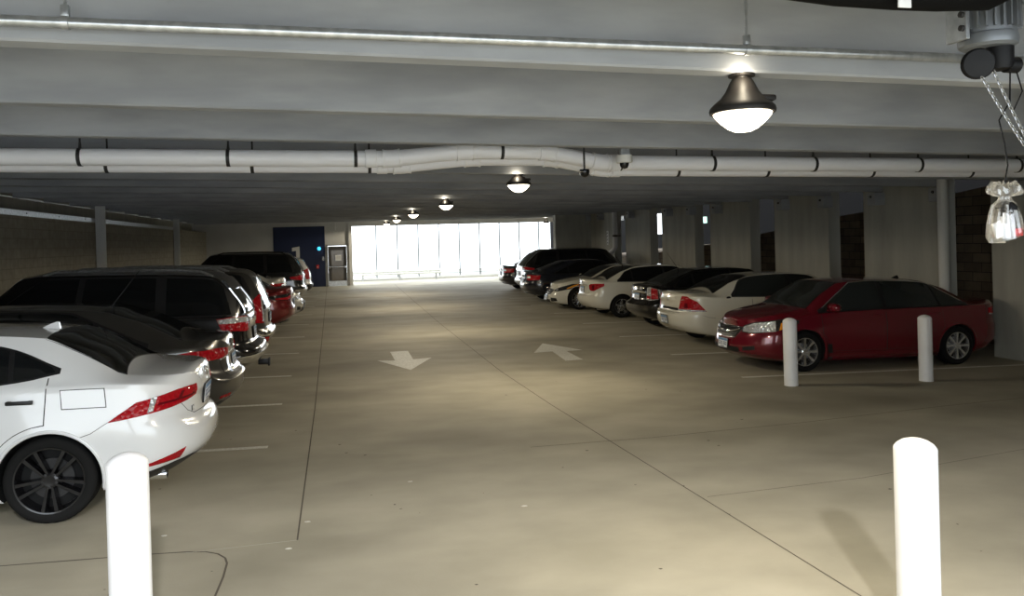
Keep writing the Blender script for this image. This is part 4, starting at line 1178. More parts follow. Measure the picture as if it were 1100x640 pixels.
for (x, y) in ((-.30+.03, 6.35), (-.38, 5.82), (1.45, 6.3), (.6, 7.2), (-1.3, 6.3)):
    r = .022; z = fz(x, y) + .0015
    spl.add([(x + r*rnd.uniform(.8, 1.6)*math.cos(a), y + r*.8*math.sin(a), z) for a in np.linspace(0, 2*PI, 9)[:-1]], [tuple(range(8))])
spl.build('floor_speck', white_paint, floor, False)

# painted marks -------------------------------------------------------
LS = [8.8, 11.13, 13.49, 16.3, 19.17, 22.18, 25.3, 28.5, 31.5, 34.5, 37.5]
nm = ['between the white sport sedan and the dark grey sedan', 'between the dark grey sedan and the boxy black SUV', 'between the boxy black SUV and the dark grey SUV',
      'just beyond the dark grey SUV of the left row', 'on the near side of the left dark red sedan', 'between the left dark red sedan and the silver sedan', 'beyond the silver sedan with its nose out',
      'before the tall black SUV of the left row', 'between the tall black SUV and the white SUV', 'beyond the white SUV of the left row', 'last of the left row, nearest the navy wall']
for y, t in zip(LS, nm):
    o = strip('parking_line', [(-6.2, y + .05), (-.76, y)], .10, white_paint, None, .004)
    tag(o, 'white painted stall line ' + t, 'parking line', 'stall lines of the left row')
RS = [(6.21, 11.41), (6.19, 14.07), (6.24, 17.01), (6.31, 19.95), (6.37, 22.98), (6.4, 26.0), (6.4, 29.3), (6.45, 32.4)]
nm = ['under the near side of the right dark red sedan', 'between the right dark red sedan and the cream white sedan', 'between the cream white sedan and the black sedan', 'between the black sedan and the white compact sedan',
      'between the white compact sedan and the white coupe', 'between the white coupe and the far black sedan', 'before the long black SUV', 'between the long black SUV and the last dark sedan']
for (x, y), t in zip(RS, nm):
    o = strip('parking_line', [(x, y), (11.6, y - .12)], .10, white_paint, None, .004)
    tag(o, 'white painted stall line ' + t, 'parking line', 'stall lines of the right row')

def arrow(pts, label):
    V = [(x, y, fz(x, y) + .004) for x, y in pts]
    o = mesh('floor_arrow', V, [(1, 0, 6, 5) if False else (0, 1, 2, 6), (3, 4, 5)], white_paint, None, False)
    return tag(o, label, 'arrow')
def arrow2(tip, wl, nl, tl, tr, nr, wr, label):
    V = [(x, y, fz(x, y) + .004) for x, y in (tip, wl, nl, tl, tr, nr, wr)]
    me = mesh('floor_arrow', V, [(0, 1, 2), (0, 2, 5), (0, 5, 6), (2, 3, 4, 5)], white_paint, None, False)
    return tag(me, label, 'arrow')
arrow2((1.20, 13.57), (1.72, 14.95), (1.36, 14.82), (1.37, 16.01), (1.01, 15.97), (1.02, 14.75), (.70, 14.83), 'white floor arrow pointing to the viewer, left of the centre joint')
arrow2((4.27, 16.38), (3.74, 15.04), (4.14, 15.13), (4.04, 13.87), (4.39, 13.93), (4.42, 15.09), (4.77, 15.17), 'white floor arrow pointing away to the opening, right of the centre joint')

# ceiling: double tees ------------------------------------------------
xs = np.linspace(LW - 1.2, 16, 12); ys = np.linspace(1.0, BY + .3, 40)
V = [(x, y, soffit(x, y) + .62) for y in ys for x in xs]; nx = len(xs)
F = [(j*nx+i, (j+1)*nx+i, (j+1)*nx+i+1, j*nx+i+1) for j in range(len(ys)-1) for i in range(nx-1)]
k0 = len(V); V += [(x, y, z + .12) for (x, y, z) in V]
F += [tuple(i + k0 for i in reversed(f)) for f in F]
ceil = struct(mesh('ceiling', V, F, concrete_tee, smooth=False))
for k in range(-1, 21):
    y = 4.12 + 1.85 * k
    xa, xb = LW - .35, (RW - .02 if y < 35 else 15.5)
    V = []
    for x in (xa, (xa + xb)/2, xb):
        z0 = soffit(x, y)
        V += [(x, y-.078, z0+.012), (x, y-.066, z0), (x, y+.066, z0), (x, y+.078, z0+.012), (x, y+.115, z0+.63), (x, y-.115, z0+.63)]
    F = []
    for s_ in range(2):
        for q in range(6):
            a, b = s_*6+q, s_*6+(q+1) % 6
            F.append((a, a+6, b+6, b))
    F += [(0, 1, 2, 3, 4, 5), (17, 16, 15, 14, 13, 12)]
    struct(mesh('ceiling_beam', V, F, concrete_tee, smooth=False))

# left wall -----------------------------------------------------------
mb = MB(); mb.box((LW - .10, (BY - 5)/2, 1.4), (.2, BY + 5, 3.14)); struct(mb.build('wall_left', left_block, None, False))
mb = MB(); mb.box((LW - .75, (BY - 5)/2, 1.55), (.2, BY + 5, 3.72)); mb.box((LW - .75, (BY - 5)/2, 3.84), (.2, BY + 5, .80)); struct(mb.build('wall_left', concrete_wall, None, False))
t = thing('steel_angle', (LW + .02, 23, 2.97), 'galvanised steel angle along the top edge of the left wall', 'steel angle')
mb = MB()
for (a, b) in ((2, 23.40), (23.70, 34.0)):
    mb.box((.0, (a+b)/2 - 23, .02), (.012, b - a, .11)); mb.box((-.05, (a+b)/2 - 23, .075), (.11, b - a, .012))
mb.build('angle_iron', galv, t, False)
for y in (4.5, 6.5, 8.5, 10.5, 12.5, 14.5, 16.5, 18.5, 20.5, 22.5):
    MB().lathe([(0, .02), (.016, .018), (.018, 0)], 8, Matrix.Translation((.006, y - 23, .025)) @ Matrix.Rotation(PI/2, 4, 'Y')).build('bolt', galv, t)
for i, (y, w) in enumerate(((23.55, .23), (34.15, .20))):
    t = thing('steel_post', (LW + .115, y, fz(LW, y)), ['pale painted steel post against the left wall, above the boxy black SUV', 'pale painted steel post against the left wall, farther of the two'][i], 'post', 'posts on the left wall')
    mb = MB(); hgt = soffit(LW, y) - fz(LW, y) + .05
    mb.box((0, -w/2+.006, hgt/2), (.2, .012, hgt)); mb.box((0, w/2-.006, hgt/2), (.2, .012, hgt)); mb.box((0, 0, hgt/2), (.01, w, hgt))
    mb.build('shaft', post_steel, t, False)
    MB().box((0, 0, .01), (.205, w + .1, .02)).build('base_plate', post_steel, t, False)
    MB().box((0, 0, hgt*.52), (.206, w*1.02, .012)).build('splice', post_steel, t, False)

# right wall: panels with gaps, corbels, bank behind -------------------
panels = [(8.6, 12.25), (13.45, 15.83), (17.15, 19.58), (20.88, 23.38), (24.5, 27.23), (28.35, 30.96), (32.3, 35.5)]
stems = [4.12 + 1.85 * k for k in range(0, 20)]
for (a, b) in panels:
    mb = MB(); zt = soffit(RW, (a+b)/2) + .5
    mb.box((RW + .16, (a+b)/2, zt/2 - .2), (.32, b - a, zt + .4), bev=.008)
    w = struct(mb.build('wall_right', concrete_wall, None, False))
    for y in stems:
        if a - .1 < y < b + .15:
            mb = MB(); z = soffit(RW, y)
            mb.box((RW - .13, y, z - .15), (.26, .26, .27), bev=.01)
            mb.build('corbel', concrete_tee, w, False)
            MB().lathe([(.02, .03), (.03, .0)], 10, Matrix.Translation((RW - .262, y, z - .1)) @ Matrix.Rotation(-PI/2, 4, 'Y')).build('insert', dark_iron, w)
mb = MB(); mb.box((RW + .16, 3.5, 1.6), (.32, 10.2, 4)); struct(mb.build('wall_right', concrete_wall, None, False))
# bearing wall above the gaps is open; block bank outside steps down with distance
bank = [(6, 3.9), (14.45, 2.93), (18.0, 2.60), (19.2, 2.52), (22.3, 2.18), (23.4, 2.08), (26.1, 1.82), (27.5, 1.72), (31.5, 1.42), (36, 1.2), (42, 1.0)]
V = []; F = []
n = 60
for k in range(n + 1):
    y = 6 + 36 * k / n; z = interp(y, bank); bump = .02 * math.sin(k * 2.1) + .015 * math.sin(k * 4.7)
    V += [(13.15 + bump, y, -.6), (13.25 + bump, y, z), (13.7, y, z + .02), (17, y, z + .4)]
for k in range(n):
    for j in range(3): F.append((4*k+j, 4*(k+1)+j, 4*(k+1)+j+1, 4*k+j+1))
F = [tuple(reversed(f)) for f in F]
bm = struct(mesh('wall_retaining', V, F, retaining_block, smooth=False))
# dark building across the way, with a lit window
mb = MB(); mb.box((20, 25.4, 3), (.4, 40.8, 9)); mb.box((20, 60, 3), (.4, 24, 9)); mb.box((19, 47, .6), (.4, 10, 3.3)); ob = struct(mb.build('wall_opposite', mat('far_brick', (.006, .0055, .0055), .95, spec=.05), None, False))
MB().box((19.77, 39.9, 2.95), (.06, .35, .35)).build('window', mat('lit_window', (.3, .5, .42), .3, emit=(.55, .9, .75), estr=.6), ob, False)
# shear wall at the far right and back wall
mb = MB(); mb.box(((10.02 + RW + .3)/2, 35.7, 1.6), (RW + .3 - 10.02, .4, 4.2), bev=.01); struct(mb.build('wall_right_return', concrete_wall, None, False))
def back(name, x0, x1, z0, z1, m, y=BY, d=.3):
    mb = MB(); mb.box(((x0+x1)/2, y + d/2, (z0+z1)/2), (x1-x0, d, z1-z0)); return struct(mb.build(name, m, None, False))
back('wall_back', LW - .8, -3.1, -.3, 4, back_concrete)
nv = back('wall_back', -3.1, -.52, -.3, 3.14, navy, BY - .04, .34)
back('wall_back', -3.1, -.52, 3.14, 4, back_concrete)
back('wall_back', -.52, .87, 2.16, 4, back_concrete)
back('wall_back', -.52, -.43, -.3, 2.16, back_concrete)
back('wall_back', .62, .87, -.3, 2.16, back_concrete)
back('wall_back', .87, 16, 3.10, 4, back_concrete)
back('wall_back', .70, .87, -.3, 3.4, back_concrete, BY - .12, .42)
mb = MB()                                                     # the painted numeral
mb.prism([(-2.18, 2.06), (-1.80, 2.12), (-1.80, .45), (-1.98, .45), (-1.98, 1.90), (-2.18, 1.87)], -.012, .012, Matrix.Translation((0, BY - .05, 0)) @ Matrix.Rotation(PI/2, 4, 'X'))
mb.build('numeral', white_sign, nv, False)
MB().box((-.98, BY - .05, 1.57), (.02, .02, 3.1)).build('conduit', navy, nv, False)
t = thing('strobe_light', (-.82, BY - .04, 1.98), 'small light glowing blue on the navy wall panel', 'light')
MB().box((0, -.02, 0), (.14, .04, .2), bev=.01).build('housing', white_sign, t)
MB().lathe([(0, .09), (.06, .075), (.09, .03), (.095, 0)], 16, Matrix.Translation((0, -.04, 0)) @ Matrix.Rotation(PI/2, 4, 'X')).build('lens', mat('blue_light', (.1, .6, .8), .2, emit=(.05, .55, .9), estr=1.6), t)
t = thing('alarm_pull', (-.92, BY - .04, 1.04), 'small red fire alarm pull on the navy wall', 'alarm')
MB().box((0, -.03, 0), (.13, .06, .19), bev=.012).build('housing', mat('alarm_red', (.6, .02, .02), .4), t)
MB().box((0, -.07, -.02), (.08, .02, .03), bev=.006).build('handle', white_sign, t)
t = thing('card_reader', (-.63, BY - .04, 1.45), 'small grey box on the navy wall beside the door', 'card reader')
MB().box((0, -.03, 0), (.11, .06, .2), bev=.012).build('housing', mat('reader_grey', (.4, .42, .45), .4), t)
MB().box((0, -.065, .03), (.07, .01, .07)).build('panel', lamp_dark, t)
t = thing('exit_sign', (.03, BY - .3, 3.0), 'small white sign box hanging above the grey door', 'sign')
MB().box((0, 0, 0), (.08, .36, .24), bev=.015).build('housing', white_sign, t)
MB().tube([(0, 0, .12), (0, 0, .32)], .015, 8).build('stem', white_sign, t)
# door
door = struct(thing('door_1', (.095, BY, 0), None, None))
dm = mat('door_brown', (.055, .05, .047), .5)
mb = MB()
for x in (-.505, .505): mb.box((x, -.02, 1.06), (.06, .16, 2.2))
mb.box((0, -.02, 2.13), (1.07, .16, .06)); mb.build('door_frame', mat('frame_grey', (.30, .30, .29), .5), door, False)
mb = MB()
mb.box((-.39, 0, 1.05), (.16, .05, 2.06)); mb.box((.39, 0, 1.05), (.16, .05, 2.06)); mb.box((0, 0, 1.98), (.64, .05, .2)); mb.box((0, 0, .15), (.64, .05, .26)); mb.box((0, 0, 1.0), (.64, .05, .07))
mb.build('door_leaf', dm, door, False)
MB().box((0, .0, 1.45), (.64, .02, .86)).build('door_glass', mat('door_glass', (.16, .135, .105), .15), door, False)
MB().box((0, .0, .62), (.64, .02, .70)).build('door_glass', mat('door_glass'  , (.16, .135, .105), .15), door, False)
MB().box((.05, -.03, 1.47), (.30, .006, .30)).build('paper_notice', mat('paper', (.85, .86, .88), .6), door, False)
mb = MB()
for k in range(4): mb.box((.05, -.034, 1.54 - k*.045), (.2, .003, .012))
mb.build('notice_print', mat('notice_ink', (.35, .36, .4), .6), door, False)
MB().tube([(-.46, -.09, 1.0), (.44, -.09, 1.0)], .032, 10).box((-.42, -.05, 1.0), (.10, .10, .14), bev=.01).box((.42, -.05, 1.0), (.06, .1, .08)).build('push_bar', chrome, door)
MB().box((0, -.03, .14), (.9, .01, .26)).build('kick_plate', galv, door, False)

# outside ------------------------------------------------------------
mb = MB(); mb.box((8, 46.7, .02), (22, .35, .14)); mb.box((8, 51, .04), (22, 6, .1)); struct(mb.build('kerb', noisy('kerb_concrete', (.42, .40, .36), (.5, .48, .44), 2), None, False))
fence_m = mat('fence_paint', (.16, .17, .17), .6)
t = thing('fence', (0, 48.5, 0), 'tall fence of thin grey uprights outside in the glare of the opening', 'fence')
for k in range(11):
    MB().box((2.42 + 1.27 * k, 0, 2.1), (.09, .09, 4.2)).build('fence_post', fence_m, t, False)
for z in (.25, 4.15):
    MB().box((8.7, 0, z), (12.8, .04, .04)).build('fence_rail', fence_m, t, False)
t = thing('guard_rail', (0, 46, 0), 'low steel guard rail outside the opening, beside the grey door', 'guard rail')
mb = MB(); prof = [(0, .34), (-.05, .38), (-.05, .43), (0, .47), (-.05, .51), (-.05, .56), (0, .60)]
V = []; F = []
for x in (.95, 6.0):
    V += [(x, a, b) for a, b in prof]
for i in range(6): F.append((i, i+1, i+8, i+7))
mesh('rail', V, F, post_steel, t, False)
for x in (1.5, 3.6, 5.7): MB().box((x, .06, .3), (.1, .1, .66)).build('post', galv, t, False)

# entrance wall behind the viewer -------------------------------------
mb = MB(); mb.box((-5.7, 1.1, 1.7), (2.4, .25, 4.2)); mb.box((8.4, 1.1, 1.7), (7.4, .25, 4.2)); mb.box((.1, 1.1, 3.55), (9.2, .25, 1.0))
struct(mb.build('wall_front', concrete_wall, None, False))

# ================================================================== services
def ring_strap(p, r, w=.03, axis='X'):
    mb = MB(); mb.lathe([(r, -w/2), (r+.005, -w/2), (r+.005, w/2), (r, w/2), (r, -w/2)], 24, Matrix.Translation(p) @ Matrix.Rotation(PI/2, 4, 'Y'))
    return mb
# galvanised conduit on the first tee
zc = lambda x: 3.178 - .011 * (x + .3)
t = thing('steel_conduit', (0, 3.93, 0), 'galvanised steel conduit running across in front of the first ceiling beam', 'pipe')
MB().tube([(-5.5, 0, zc(-5.5)), (2.0, 0, zc(2.0)), (7, 0, zc(7))], .026, 14).build('pipe', galv, t)
for x in (-4.2, -1.16, 2.22, 5.4):
    mb = MB(); mb.tube([(x, 0, zc(x) + .06), (x, 0, soffit(x, 3.93) + .62)], .007, 8)
    mb.box((x, 0, zc(x) + .05), (.035, .03, .06), bev=.005)
    q = mb.build('hanger_rod', galv, t)
    ring_strap((x, 0, zc(x)), .027, .03).build('strap', galv, q)
MB().lathe([(.032, -.05), (.034, -.045), (.034, .045), (.032, .05)], 16, Matrix.Translation((-2.6, 0, zc(-2.6))) @ Matrix.Rotation(PI/2, 4, 'Y')).build('coupling', galv, t)

def drain(name, y, dz, sh, label, hang, r=.086):
    t = thing(name, (0, y, dz), label, 'pipe', 'white drain pipes under the beams')
    zl = lambda x: 3.075 - .010 * (x + .6)
    zr = lambda x: 3.005 - .0125 * (x - 3)
    a, b, c_, d = .62 + sh, 1.42 + sh, 2.36 + sh, 2.98 + sh
    up = .075
    pts = [(a, 0, zl(a)), (b, -.03, zl(a) + up), (c_, -.03, zl(a) + up - .01), (d, 0, zr(d))]
    MB().tube([(-6.2, 0, zl(-6.2)), (a, 0, zl(a))], r, 24).build('pipe', pvc, t)
    MB().tube([pts[0], pts[1]], r, 24).build('pipe', pvc, t)
    MB().tube([pts[1], pts[2]], r, 24).build('pipe', pvc, t)
    MB().tube([pts[2], pts[3]], r, 24).build('pipe', pvc, t)
    MB().tube([pts[3], (11.4, 0, zr(11.4))], r, 24).build('pipe', pvc, t)
    for i, p in enumerate(pts):
        q0 = Vector((p[0] - .16, 0, zl(a))) if i == 0 else Vector(pts[i-1]); q1 = Vector(pts[i+1]) if i < 3 else Vector((p[0] + .2, 0, zr(d)))
        P = Vector(p); u = (q0 - P).normalized() * .09; v = (q1 - P).normalized() * .09
        mb = MB(); mb.tube([P + u, P + u*.3, P + v*.3, P + v], r + .010, 24)
        o = mb.build('coupling', pvc, t)
        for w_ in (u, v):
            e = P + w_; n_ = w_.normalized(); mm = Matrix.Translation(e) @ n_.to_track_quat('Z', 'Y').to_matrix().to_4x4()
            m2 = MB(); m2.lathe([(r + .008, -.012), (r + .016, -.008), (r + .016, .008), (r, .010)], 24, mm); m2.build('collar', pvc2, o)
    for x in (a - .22, d + .18):
        z = zl(x) if x < a else zr(x)
        m2 = MB(); m2.lathe([(r, -.06), (r + .012, -.055), (r + .012, .055), (r, .06)], 24, Matrix.Translation((x, 0, z)) @ Matrix.Rotation(PI/2, 4, 'Y')); m2.build('coupling', pvc2, t)
    for x in hang:
        z = zl(x) if x < a else (zr(x) if x > d else pts[1][2])
        yy = 0 if (x < a or x > d) else -.03
        mb = ring_strap((x, yy, z), r + .001, .035); mb.tube([(x, yy, z + r), (x, yy, z + r + .07), (x, yy, soffit(x, y) + .60 - dz)], [.016, .010, .007], 8)
        mb.build('pipe_hanger', dark_iron, t)
drain('drain_pipe', 8.62, 0, 0, 'white plastic drain pipe with an offset, nearer of the two under the beams', (-4.0, -2.45, -1.05, .24, 1.83, 3.22, 4.38, 5.72, 7.2, 8.69, 10.1))
drain('drain_pipe', 9.0, -.035, .14, 'white plastic drain pipe with an offset, just behind the nearer one', (-3.9, -2.30, -.85, .4, 1.6, 4.1, 5.3, 6.8, 8.3, 9.9))

# garage lamps --------------------------------------------------------
lens_m = mat('lamp_lens', (1, .95, .85), .4, emit=(1.0, .87, .66), estr=LENS)
def garage_lamp(x, y, rim, label):
    t = thing('garage_lamp', (x, y, rim), label, 'ceiling lamp', 'lamps in a row along the ceiling')
    z = soffit(x, y) - rim
    hh = min(.185, z - .015)
    m = MB(); m.lathe([(.160, -.012), (.183, -.010), (.187, .006), (.182, .022), (.160, .045), (.122, .075), (.095, .11), (.068, hh - .02), (.056, hh), (0, hh)], 36)
    h = m.build('housing', mat('lamp_bronze', (.014, .012, .011), .55), t)
    mb = MB(); mb.box((.12, -.06, .07), (.10, .05, .035), bev=.012); mb.build('photocell', mat('lamp_bronze', (.014, .012, .011), .55), t)
    mb = MB(); mb.lathe([(.165, -.008), (.156, -.028), (.125, -.062), (.085, -.095), (.05, -.112), (0, -.115)], 36); mb.build('lens', lens_m, t)
    m = MB(); m.lathe([(.04, hh - .005), (.04, max(z, hh + .01))], 16); m.lathe([(0, z - .012), (.075, z - .012), (.075, z)], 20)
    m.build('mount', mat('lamp_bronze', (.014, .012, .011), .55), t)
    l = bpy.data.lights.new('lamp_light', 'SPOT'); l.energy = LAMPW; l.shadow_soft_size = .10; l.color = (1, .88, .66); l.spot_size = R(176); l.spot_blend = .12
    lo = bpy.data.objects.new('lamp_light', l); col.objects.link(lo); lo.parent = t; lo.location = (0, 0, -.14)
    l = bpy.data.lights.new('lamp_uplight', 'POINT'); l.energy = LAMPUP; l.shadow_soft_size = .015; l.color = (1, .88, .66)
    lo = bpy.data.objects.new('lamp_uplight', l); col.objects.link(lo); lo.parent = t; lo.location = (-.05, -.115, z - .03)
lab = ['large dark ceiling lamp nearest the viewer, hung from the first beam', 'ceiling lamp below the white drain pipes, second from the viewer', 'third ceiling lamp from the viewer in the aisle row', 'fourth ceiling lamp from the viewer in the aisle row',
       'fifth ceiling lamp from the viewer, above the bright opening', 'sixth and farthest ceiling lamp of the aisle row, above the bright opening']
for k, (px, pz) in enumerate(((2.29, 2.845), (2.70, 2.975), (2.63, 3.03), (2.56, 3.085), (2.57, 3.14), (2.62, 3.22))):
    garage_lamp(px, 4.12 + 7.4 * k, min(pz, soffit(px, 4.12 + 7.4*k) - .15), lab[k])
garage_lamp(11.1, 4.12 + 7.4 * 5, 3.0, 'small ceiling lamp at the far right top corner of the bright opening')
# yard lamp outside the entrance, behind the viewer
l = bpy.data.lights.new('yard_lamp', 'POINT'); l.energy = DOORW; l.shadow_soft_size = .22; l.color = (1, .98, .97)
lo = bpy.data.objects.new('yard_lamp', l); col.objects.link(lo); lo.location = (.35, -3.0, 4.97)

# dome cameras --------------------------------------------------------
t = thing('dome_camera', (3.12, 8.2, 2.99), 'white dome camera on a bracket in front of the white drain pipe', 'camera')
zt = soffit(3.12, 7.82) - 2.99
MB().lathe([(.0, .055), (.085, .055), (.09, .04), (.09, -.02), (.08, -.03), (.0, -.03)], 28).build('housing', mat('camera_white', (.78, .77, .73), .45), t)
MB().lathe([(.052, -.03), (.05, -.055), (.035, -.085), (0, -.098)], 24).build('dome', mat('dome_glass', (.008, .008, .01), .04), t)
MB().box((0, 0, .11), (.10, .08, .12)).box((0, -.19, .16), (.10, .44, .02)).build('bracket', galv, t, False)
t = thing('dome_camera', (2.66, 8.2, 2.865), 'small black dome camera hanging just left of the white dome camera', 'camera')
MB().lathe([(.0, .03), (.052, .028), (.056, .0), (.045, -.035), (.02, -.055), (0, -.058)], 24).build('dome', mat('dome_glass', (.008, .008, .01), .04), t)
MB().tube([(0, 0, .02), (0, 0, soffit(2.66, 8.2) + .61 - 2.865)], .011, 8).build('rod', dark_iron, t)
MB().tube([(.056 * math.cos(a), .056 * math.sin(a), .0) for a in np.linspace(PI*.75, PI*1.35, 8)], .006, 6).build('trim', chrome, t)

# bollards -------------------------------------------------------------
def bollard(x, y, rad, h, label):
    z = fz(x, y)
    m = MB(); m.lathe([(rad*1.01, -.02), (rad*1.01, .01), (rad, .02), (rad, h - .03), (rad*.985, h - .022), (rad*.86, h - .004), (rad*.62, h + .014), (rad*.3, h + .026), (0, h + .029)], 40)
    o = m.build('bollard', bollard_white, None, True, 30); o.location = (x, y, z)
    return tag(o, label, 'bollard', 'white bollards')
bollard(-1.08, 4.42, .102, 1.06, 'tall white bollard nearest at left, in front of the white sport sedan')
bollard(3.06, 3.74, .110, 1.04, 'tall white bollard nearest at right, alone on the open floor')
bollard(6.57, 10.6, .1, .98, 'white bollard in front of the front wheel of the right dark red sedan')
bollard(8.75, 10.42, .1, .98, 'white bollard in front of the rear door of the right dark red sedan')

# white column and downpipe at the right wall ---------------------------
x, y = 11.5, 13.13
t = thing('white_column', (x, y, fz(x, y)), 'white round column against the right wall above the dark red sedan', 'column')
hgt = soffit(x, y) - fz(x, y) + .6
MB().lathe([(.1, 0), (.1, hgt)], 28).build('shaft', mat('column_white', (.62, .62, .60), .45), t)
MB().lathe([(.13, 0), (.13, .03), (.1, .035)], 28).build('base_ring', mat('column_white', (.62, .62, .60), .45), t)
t = thing('downpipe', (11.45, 31.4, 0), 'pale downpipe with an elbow in the gap of the far right wall', 'pipe')
MB().tube([(0, 0, soffit(11.45, 31.4)), (0, 0, 1.75), (-.05, .1, 1.6), (-.3, .9, 1.2), (-.32, 1.0, 1.05), (-.32, 1.0, .1)], .10, 16).build('pipe', mat('downpipe_grey', (.6, .6, .62), .5), t)
MB().lathe([(.115, -.04), (.115, .04)], 16, Matrix.Translation((0, 0, 2.2))).box((.1, 0, 2.2), (.3, .03, .04)).build('bracket', dark_iron, t)
t = thing('wall_sign', (RW - .012, 33.15, 2.13), 'narrow white vertical sign on the far right wall', 'sign')
MB().box((0, 0, 0), (.02, .2, .62)).build('board', white_sign, t, False)
mb = MB()
for k in range(4): mb.box((-.012, 0, .21 - k*.14), (.006, .12, .035)); mb.box((-.012, .045, .18 - k*.14), (.006, .03, .07))
mb.build('lettering', mat('sign_ink', (.12, .13, .14), .6), t, False)

# door operator, chains and cord ---------------------------------------
mot = mat('motor_grey', (.20, .215, .235), .45, .5)
t = thing('door_operator', (2.885, 3.0, 2.96), 'grey finned electric door motor at the top right corner', 'motor')
m = MB(); m.lathe([(0, .34), (.105, .34), (.11, .32), (.11, .05), (.118, .045), (.122, .02), (.118, -.0), (.10, -.012), (0, -.014)], 32)
for k in range(24):
    a = 2*PI*k/24; m.box((.118*math.cos(a), .118*math.sin(a), .19), (.03, .007, .25), (a, 'Z'))
m.build('motor_body', mot, t, True, 30)
m = MB(); m.box((-.14, .02, .24), (.02, .12, .44), bev=.003); m.box((-.11, .02, .43), (.12, .12, .02)); m.box((.0, .0, .5), (.30, .16, .34), bev=.01)
m.build('mounting_bracket', galv, t, False)
for z in (.02, .08, .14, .2): MB().lathe([(.014, -.004), (.014, .012), (0, .014)], 8, Matrix.Translation((-.151, -.02, z + .05)) @ Matrix.Rotation(-PI/2, 4, 'Y')).build('bolt', dark_iron, t)
m = MB(); m.lathe([(.062, -.012), (.06, -.085), (.052, -.11), (0, -.114)], 24, Matrix.Translation((.035, -.02, 0))); m.lathe([(0, -.03), (.034, -.03), (.036, .03), (0, .032)], 18, Matrix.Translation((.09, -.03, -.09)) @ Matrix.Rotation(PI/2, 4, 'Y'))
m.build('gear_cap', black_metal, t)
m = MB(); W_ = Matrix.Translation((-.150, -.10, -.105)) @ Matrix.Rotation(R(100), 4, 'X') @ Matrix.Rotation(R(-28), 4, 'Y')
m.lathe([(0, -.02), (.06, -.02), (.066, -.012), (.052, 0), (.066, .012), (.06, .02), (.02, .024), (0, .024)], 28, W_)
m.build('chain_wheel', black_metal, t)
cables = MB()
cables.tube([(.02, -.06, .36), (.06, -.11, .24), (.10, -.12, .16), (.2, -.1, .1), (.4, -.05, .12)], .018, 10)
cables.tube([(-.12, -.07, .33), (-.02, -.09, .30), (.04, -.10, .34)], .02, 10)
cables.build('cable', mat('flex_conduit', (.33, .36, .40), .35, .4), t)
def chain(name, p0, p1, sag, label):
    P0, P1 = Vector(p0), Vector(p1); L_ = (P1 - P0).length; n = int(L_ / .0175)
    mb = MB()
    for k in range(n):
        f = (k + .5) / n; c = P0.lerp(P1, f) + Vector((0, 0, -sag * 4 * f * (1 - f)))
        d = (P1 - P0).normalized(); q = d.to_track_quat('X', 'Z').to_matrix().to_4x4()
        M = Matrix.Translation(c) @ q @ Matrix.Rotation(PI/2 * (k % 2), 4, 'X')
        ring = []
        for a in range(10):
            th = 2*PI*a/10; ring.append(M @ Vector((.0125 * math.cos(th), .0065 * math.sin(th), 0)))
        mb.tube(ring, .0024, 5, closed=True)
    return mb.build(name, mat('chain_steel', (.42, .43, .45), .3, .9), t)
o_ = Vector((2.885, 3.0, 2.96))
chain('chain', Vector((2.715, 2.86, 2.79)) - o_, Vector((3.05, 2.90, 2.40)) - o_, .012, '')
chain('chain', Vector((2.775, 2.88, 2.86)) - o_, Vector((3.05, 2.92, 2.45)) - o_, .012, '')
o = MB().tube([(2.93, 2.93, 2.83), (2.925, 2.93, 2.70), (2.885, 2.95, 2.62), (2.91, 2.95, 2.52), (2.925, 2.95, 2.42), (2.905, 2.95, 2.335)], .0035, 6).build('hanging_cord', black_metal)
tag(o, 'thin black cord hanging from the grey door motor to the plastic bag', 'cord')
o = MB().tube([(2.965, 2.93, 2.83), (2.962, 2.9, 2.74), (2.925, 2.91, 2.66)], .003, 6).build('hanging_cord', black_metal)
tag(o, 'short black cord looped beside the longer cord under the door motor', 'cord')
k_ = 2.62 / 2.4
o = MB().tube([(x_ * k_ - .09, y_ + .24, 2.15 + (z_ - 2.15) * k_) for x_, y_, z_ in ((1.2, 2.36, 3.48), (1.30, 2.36, 3.15), (1.40, 2.36, 3.03), (1.55, 2.36, 2.985), (1.78, 2.37, 2.97), (2.02, 2.38, 2.968), (2.21, 2.4, 2.975), (2.45, 2.45, 3.0), (2.7, 2.5, 3.1), (2.8, 2.5, 3.48))], .058, 16).build('black_hose', mat('black_rubber', (.003, .003, .003), .7, spec=.1))
tag(o, 'thick black hose sagging along the top right edge', 'hose')
o = MB().box((2.085, 2.545, 3.0), (.055, .006, .06), bev=.001).build('white_tag', white_sign); tag(o, 'white paper tag stuck on the black hose at the top', 'tag')

# plastic bag ----------------------------------------------------------
bx, by_, bz = 2.905, 2.95, 2.33
m = MB(); V = []; F = []; n = 44
prof = [(0, .012), (.012, .05), (-.012, .07), (-.035, .074), (-.05, .025), (-.062, .03), (-.085, .055), (-.12, .066), (-.17, .078), (-.215, .086), (-.235, .080), (-.238, .0)]
rb = random.Random(3)
jit = [rb.uniform(-1, 1) for _ in range(n)]
for i, (z, r) in enumerate(prof):
    for k in range(n):
        a = 2*PI*k/n; w = 1 + .11 * jit[k] * (1 if i < 9 else .5) + .07*math.sin(5*a + i) + .05 * jit[(k * 7 + i * 5) % n]
        flat = .62 if i > 4 else .75
        V.append((r*w*math.cos(a), r*w*flat*math.sin(a), z + (.012*jit[(k*3) % n] if i in (1, 2, 3) else 0) + (.018*math.cos(a) if i >= 9 else 0)))
for i in range(len(prof)-1):
    for k in range(n): F.append((i*n+k, (i+1)*n+k, (i+1)*n+(k+1) % n, i*n+(k+1) % n))
bagm = bpy.data.materials.new('clear_plastic'); bagm.use_nodes = True
